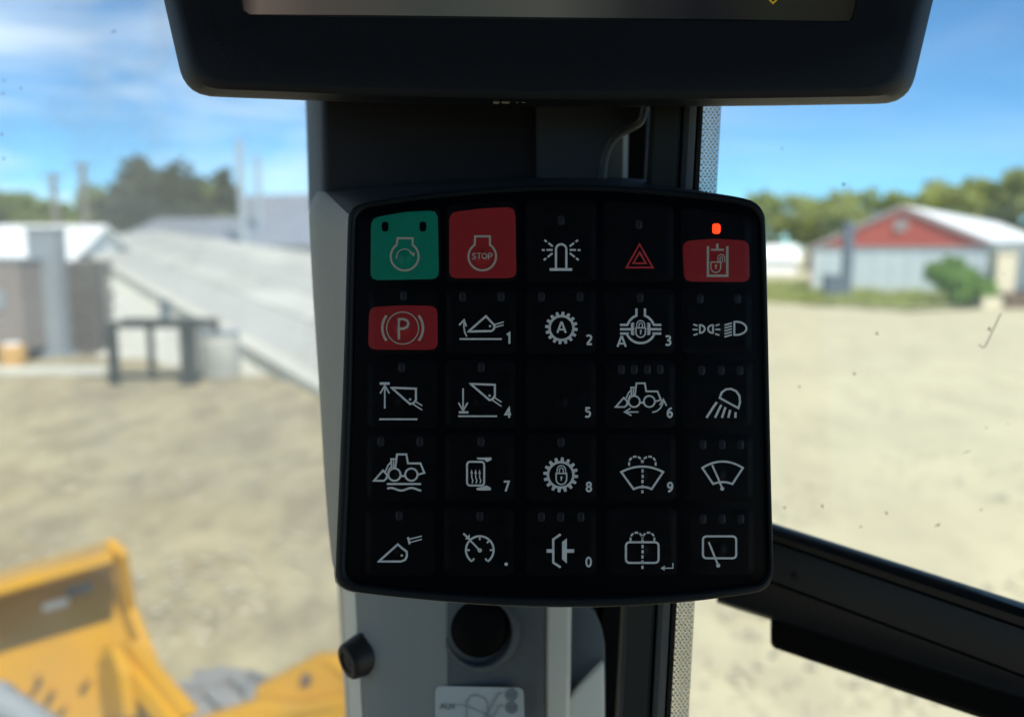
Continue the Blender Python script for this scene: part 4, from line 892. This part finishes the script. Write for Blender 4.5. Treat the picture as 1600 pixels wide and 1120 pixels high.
section([(526, .44), (531, .384), (538, .351), (545, .3395), (552, .3345), (557, .335), (557, .44)], [890, 960, 1040, 1200], [.06] * 7, 'painted_lit_edge', M['pale'], pc, pv, 40)  # added pale strip paints the window light on the left side
# round socket with black plug
ax = Vector((-.05, .12, 1)); c = pv(750, 986, .3225)
MB().lathe(c, ax, [(.0160, -.004), (.0154, .0002), (.0146, .0016), (.0136, .0020), (.0130, .0014), (.0126, -.001), (.0124, -.006)], 64).build('socket_collar', M['painted_shade'], pc, 50)
MB().lathe(c + Vector((-.0006, .0014, .0)), ax, [(.0122, -.006), (.0118, -.001), (.0108, .0022), (.0085, .0038), (.0045, .0047), (0, .0049)], 48).build('socket_plug', M['rubber'], pc, 60)
# sticker
def on_sticker(px, py, off=0): return pv(px, py, .3205 - off)
st = [(680, 1071), (818, 1074), (822, 1200), (679, 1200)]
mbs = MB(); P2 = rounded(st, 10, 6); cxs = (750, 1135)
mbs.loft([[on_sticker(*p, -.0015) for p in P2], [on_sticker(*p, 0) for p in P2]]); sk = mbs.build('instruction_label', M['sticker'], pc); sk['label'] = 'pale printed instruction label'
class Flat:
    def h(s, x, y): return 0
class SPen(Pen):
    def P(s, x, y): return on_sticker(x, y, .0004)
p = SPen(Flat())
for cx, cy in ((799, 1085), (799, 1105)):
    p.circle((cx, cy), 8.2, 2.2); p.dot((cx, cy), 5.6)
p.build('round_mark', M['ink'], sk)
p = SPen(Flat()); x, y = 688, 1099
p.line([(x, y + 8), (x + 3.5, y), (x + 7, y + 8)], 1.7); p.line([(x + 1.6, y + 5.2), (x + 5.4, y + 5.2)], 1.4); p.line([(x + 9, y), (x + 9, y + 6.4), (x + 11, y + 8), (x + 13.4, y + 8), (x + 15, y + 6.4), (x + 15, y)], 1.7); p.line([(x + 17, y), (x + 23, y + 8)], 1.7); p.line([(x + 23, y), (x + 17, y + 8)], 1.7); p.build('lettering', M['ink'], sk)
p = SPen(Flat()); p.line([(714, 1101), (724, 1101), (742, 1108), (768, 1120)], 1.6); p.line([(729, 1122), (729, 1096), (736, 1087), (746, 1086), (757, 1090), (762, 1100), (762, 1122)], 2.2); p.line([(784, 1082), (778, 1084), (766, 1106), (758, 1118), (757, 1126)], 3.4); p.line([(786, 1102), (780, 1102), (769, 1122)], 2.6); p.build('line_drawing', M['ink2'], sk)
# knob on the left edge
kb, kv = cab_thing('side_knob', 578, 1016, .338, 'black rubber knob sticking out of the left edge of the lower pillar cover', 'knob')
a0 = kv(590, 1010, .338); a1 = kv(541, 1035, .3285); axk = (a1 - a0); Lk = axk.length
MB().lathe(a0, axk, [(0, -.004), (.0125, -.004), (.0135, .0), (.0130, .0025), (.0105, .0045), (.0088, .006)], 48).build('flange', M['knob'], kb, 50)
MB().lathe(a0, axk, [(.0088, .004), (.0082, .010), (.0078, Lk - .003), (.0074, Lk - .0008), (.0066, Lk), (.0045, Lk), (.004, Lk - .0008), (.0016, Lk - .0012), (0, Lk - .0002)], 48).build('cap', M['knob'], kb, 40)

# monitor bracket
br, bv = cab_thing('monitor_bracket', 900, 230, .30, 'slate plastic bracket with curved edge below the monitor', 'bracket')
pts = [(836, 40), (1009, 40), (1009, 160)] + [(1006, 180), (999, 193), (984, 202), (967, 212), (955, 225), (948, 242), (944, 262), (942, 310)] + [(838, 310)]
sm = catmull(pts[2:11], 5, False); pts = pts[:2] + sm + [pts[-1]]
nn = len(pts); rings = []
def inset(pts, q):
    o = []; m = len(pts)
    for i in range(m):
        a = Vector(pts[i - 1]); b = Vector(pts[(i + 1) % m]); t = (b - a).normalized(); o.append((pts[i][0] - t.y * q, pts[i][1] + t.x * q))
    return o
for q, d in ((0, .33), (0, .298), (1.0, .295), (3.5, .2925), (7, .2915)): rings.append([bv(x, y, d) for x, y in inset(pts, q)])
MB().loft(rings).build('front_plate', M['slate'], br, 40)
edge = inset(sm, 1.5); mbx = MB(); mbx.tube([bv(x, y, .2955) for x, y in edge], .0016, 10); mbx.build('grey_edge', M['grey'], br, 60)  # lighter grey tube along the curved edge
section([(930, .345), (931, .322), (935, .318), (975, .318), (982, .322), (983, .345)], [90, 330], [-.012] * 6, 'rear_post', M['grey'], br, bv)

# cab pillar with seals and the textured strip at the glass edge
cp, cv = cab_thing('cab_pillar', 1040, 600, .28, 'black cab pillar right of the grey cover, with rubber seals', 'cab pillar')
SL = -.0535
def bar(pts, name, m, smooth=40): return section(pts, [-90, 300, 900, 1210], [SL] * len(pts), name, m, cp, cv, smooth)
def at170(px): return px - SL * 260
bar([(at170(x), d) for x, d in ((975, .40), (976, .348), (984, .344), (1012, .345), (1018, .352), (1020, .40))], 'gap_seal', M['rubber'])
bar([(at170(x), d) for x, d in ((1016, .292), (1018, .279), (1024, .275), (1058, .273), (1066, .274), (1070, .279), (1072, .292))], 'pillar_body', M['pillar'])
bar([(at170(x), d) for x, d in ((1066, .292), (1067, .276), (1071, .2725), (1078, .271), (1085, .2725), (1089, .276), (1090, .292))], 'trim_strip', M['slate'])
bar([(at170(x), d) for x, d in ((1087, .292), (1088, .279), (1092, .276), (1097, .2775), (1099, .281), (1099, .292))], 'edge_seal', M['rubber'])
# woven strip: base plus rows of small knots
ws, wv_ = cab_thing('woven_strip', 1080, 600, .28, 'off-white woven strip along the right-hand edge of the black pillar', 'strip')
MB().loft([[wv_(at170(x) + SL * (y + 90), y, d) for x, d in ((1097, .2835), (1099, .2815), (1110, .2808), (1121, .2816), (1127, .2835))] for y in (-90, 300, 900, 1210)], closed=False, caps=(False, False)).build('backing', M['net'], ws, 40)
vs = []; fs = []
hemi = [(0, 0, 1)] + [(math.cos(a) * .72, math.sin(a) * .72, .68) for a in np.arange(6) * math.pi / 3] + [(math.cos(a), math.sin(a), -.2) for a in np.arange(6) * math.pi / 3]
for j, y in enumerate(np.arange(120, 1180, 4.6)):
    if 330 < y < 915: continue
    for i in range(4):
        x = 1101 + i * 6.4 + (3.2 if j % 2 else 0); px = x + SL * (y - 170); d = .2808 + (.0012 if i == 4 else 0); c = wv_(px, y, d); r_ = .00058; b0 = len(vs)
        tw_ = .7 if j % 2 else -.7
        for hx, hy, hz in hemi:
            ux = hx * 1.05; uy = hy * .62; vs.append(c + Vector(((ux * math.cos(tw_) - uy * math.sin(tw_)) * r_, (ux * math.sin(tw_) + uy * math.cos(tw_)) * r_, hz * r_ * .9)))
        for k in range(6):
            k2 = (k + 1) % 6; fs += [(b0, b0 + 1 + k, b0 + 1 + k2), (b0 + 1 + k, b0 + 7 + k, b0 + 7 + k2, b0 + 1 + k2)]
o = mesh_obj('weave_knots', vs, fs, M['weave'], ws, 80); o['kind'] = 'stuff'

# ------------------------------------------------------------------ monitor above
mo, mv = cab_thing('monitor', 858, -130, .25, 'wide black display monitor above the keypad, only its lower part in view', 'monitor')
out_m = [(168, -440), (1556, -440), (1455, 0), (1440, 66), (1430, 110)] ; 
outl = rounded([(168, -440), (1556, -440), (1456, 0), (1418, 160), (1180, 164), (860, 166), (600, 160), (292, 148), (258, 0)], [40, 40, 2, 44, 60, 60, 60, 44, 2], 9)
scr = rounded([(300, -400), (1420, -400), (1331, 34), (860, 29), (381, 23)], [14, 14, 6, 4, 6], 4)
mc = (858, -120); A2 = np.linspace(-math.pi, math.pi, 360, endpoint=False)
MO = ray_sample(outl, mc, A2); MS = ray_sample(scr, mc, A2)
def mr_(src, d, q=0): # inset q pixels towards the centre
    o = []
    for x, y in src:
        v = Vector((x - mc[0], y - mc[1])); l = v.length; 
        sx = max(-1, min(1, v.x / 560)) ; sy = max(-1, min(1, v.y / 270)); o.append(mv(x - sx * q, y - sy * q, d))
    return o
def mrr(t, d): return [mv(a[0] * (1 - t) + b[0] * t, a[1] * (1 - t) + b[1] * t, d) for a, b in zip(MO, MS)]
MB().loft([mr_(MO, .300, 40), mr_(MO, .286, 6), mr_(MO, .262, -2), mr_(MO, .2575, 0), mr_(MO, .2545, 4), mr_(MO, .2500, 10), mr_(MO, .2488, 17), mr_(MO, .2484, 24), mrr(.5, .2492), mrr(.9, .2498), mrr(.985, .2500), mrr(1.0, .2520), mrr(1.02, .2535)], caps=(True, False)).build('bezel', M['bezel'], mo, 40)
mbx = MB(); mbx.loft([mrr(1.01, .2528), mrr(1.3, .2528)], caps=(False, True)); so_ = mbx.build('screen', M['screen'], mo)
class MPen(Pen):
    def P(s, x, y): return mv(x, y, .2522)
p = MPen(Flat()); p.line([(1186, -16), (1208, 5.5), (1230, -16), (1208, -38)], 2.6, True); p.build('warning_diamond', M['sign_y'], so_)
# scuffed remains of a label under the lower edge
class EPen(Pen):
    def P(s, x, y): return mv(x, y, .2537 + (y - 159.5) * .00012)
sc_m = mat('worn_label_paper', (0.16, 0.145, 0.115), .8)
for q, (a, b_, y0, y1) in enumerate(((770, 781, 157, 163), (783, 797, 157.5, 162.5), (806, 810, 158.5, 162), (814, 822, 159.5, 161.5))):
    p = EPen(Flat()); p.fill([(a, y0 + 1), (a + (b_ - a) * .6, y0), (b_, y0 + 2), (b_ - 2, y1), (a + 1, y1 - .6)], 0); p.build('scuff_mark', sc_m, mo)

# ------------------------------------------------------------------ rail at lower right
gr_, gv = cab_thing('grab_rail', 1400, 980, .31, 'thick blue-black moulded rail running down to the lower right corner', 'rail')
def yt(x): return 817.5 + (x - 1208.6) * .3172
def ya(x): return 850 + (x - 1220) * .345
def yb_(x): return 916 + (x - 1225) * .3733
def yc(x): return 965 + (x - 1206) * .322
def dd(x): return .352 - (x - 1200) * .00012
mb = MB(); R_ = []
for x in (1120, 1160, 1206, 1300, 1400, 1500, 1600, 1720):
    d = dd(x); T, A_, Bq, C_ = yt(x), ya(x), yb_(x), yc(x)
    R_.append([gv(x, T + 3, d + .02), gv(x, T - .5, d + .004), gv(x, T + 2.5, d - .001), gv(x, T + 9, d - .0045), gv(x, (T + A_) / 2 + 4, d - .0065), gv(x, A_ - 2.5, d - .006), gv(x, A_, d - .0042), gv(x, A_ + 2.5, d - .0052), gv(x, (A_ + Bq) / 2, d - .0062), gv(x, Bq - 2.5, d - .005), gv(x, Bq, d - .0036), gv(x, Bq + 2.5, d - .0044), gv(x, C_ - 6, d - .0025), gv(x, C_, d), gv(x, C_ + 4, d + .006), gv(x, C_ + 4, d + .02)])
mb.loft(R_); mb.build('rail_body', M['rail'], gr_, 40)
mb = MB(); R_ = []
for x, e in ((1204, 3), (1207, 1), (1211, 0), (1300, 0), (1500, 0), (1720, 0)):
    d = dd(x) + .0015; C_ = yc(x) - 10; D_ = 1011 + (x - 1206) * .338 - e * 2.2
    R_.append([gv(x, C_, d + .02), gv(x, C_, d + .001 + e * .001), gv(x, D_ - 8, d + e * .001), gv(x, D_ - 2, d + .002 + e * .001), gv(x, D_, d + .006), gv(x, D_, d + .02)])
mb.loft(R_); mb.build('lower_flange', M['rubber'], gr_, 40)
c = gv(1246, 898, dd(1246) - .0052); MB().lathe(c, (0.15, .1, 1), [(.0025, -.002), (.0025, .0004), (.0018, .0009), (0, .001)], 20).build('screw_cap', M['char'], gr_, 50)

# ------------------------------------------------------------------ window panes with dried dirt
def pane(name, corners, th, m, label):
    c = corners[0]; o, v = cab_thing(name, 800 if False else c[0], c[1], c[2], label, 'window')
    P = [v(*q) for q in corners]; nrm = (P[1] - P[0]).cross(P[3] - P[0]).normalized()
    if nrm.z > 0: nrm = -nrm
    MB().extrude(P, nrm * th).build('pane', m, o); return o, v, P, nrm
wl, wlv, wlP, _ = pane('windscreen', [(-500, 1500, .40), (545, 1500, .375), (545, -500, .375), (-500, -500, .40)], .005, M['glass_l'], 'dusty windscreen pane left of the pillar')
wr, wrv, wrP, _ = pane('side_window', [(1065, 1500, .362), (2200, 1500, .362), (2200, -500, .362), (1065, -500, .362)], .005, M['glass_r'], 'clear side window pane with dirt specks right of the pillar')
class GPen(Pen):
    def __init__(s, v, d): s.k = None; s.mb = MB(); s.v = v; s.d = d
    def P(s, x, y): return s.v(x, y, s.d)
def blob(px, py, r, seed, d, v, par, st=1.0, ang=0):
    random.seed(seed); ps = []; r *= .62
    for k in range(9):
        a = k * 2 * math.pi / 9; q = r * random.uniform(.6, 1.2); x, y = math.cos(a) * q * st, math.sin(a) * q; ps.append((px + x * math.cos(ang) - y * math.sin(ang), py + x * math.sin(ang) + y * math.cos(ang)))
    mbq = MB(); mbq.loft([[v(x, y, d) for x, y in ps], [v(px + (x - px) * .5, py + (y - py) * .5, d - .0004) for x, y in ps]], caps=(False, True)); return mbq.build('dirt_speck', M['speck'], par, 60)
dR = .3612
g = GPen(wrv, dR); g.line([(1563, 491), (1557, 504), (1550, 519), (1539, 542)], 1.6); g.line([(1539, 542), (1534, 543), (1530, 538)], 1.3); g.build('dirt_streak', M['speck'], wr)
blob(1546, 514, 4.6, 1, dR, wrv, wr); blob(1563.5, 491, 2.2, 2, dR, wrv, wr)
for i, (x, y, r, st, an) in enumerate(((1370, 521, 2.8, 1.3, 0), (1335, 584, 3.0, 1.2, 0), (1249, 604, 2.5, 1.3, 0), (1285, 790, 3.6, 1, 1), (1385, 801, 3.2, 1.2, .6), (1465, 820, 2.0, 4.5, -.42), (1533, 796, 1.4, 5, -.7), (1510, 706, 1.0, 12, -.4), (1541, 668, 2.3, 1.2, 0), (1318, 288, 3.6, 1.3, -.4), (1445, 237, 1.8, 1, 0), (1462, 233, 1.4, 1, 0), (1568, 428, 2.0, 1.2, -.6), (1226, 793, 2.6, 1.5, .2), (1345, 822, 2.2, 1.4, -.9), (1575, 662, 1.5, 1, 0), (1222, 232, 1.8, 1.5, .2))): blob(x, y, r, 20 + i, dR, wrv, wr, st, an)
dL = .384
for i, (x, y, r, st, an) in enumerate(((178, 50, 1.6, 5.0, -.45), (6, 126, 3, 1, 1), (33, 138, 2.4, 1.4, .6), (54, 139, 2.2, 1, 0), (5, 147, 2.0, 2, .3), (87, 11, 2.2, 1, 0), (3, 210, 3, 1.4, -.5), (6, 248, 2.4, 1.6, -.3))): blob(x, y, r, 60 + i, dL, wlv, wl, st, an)
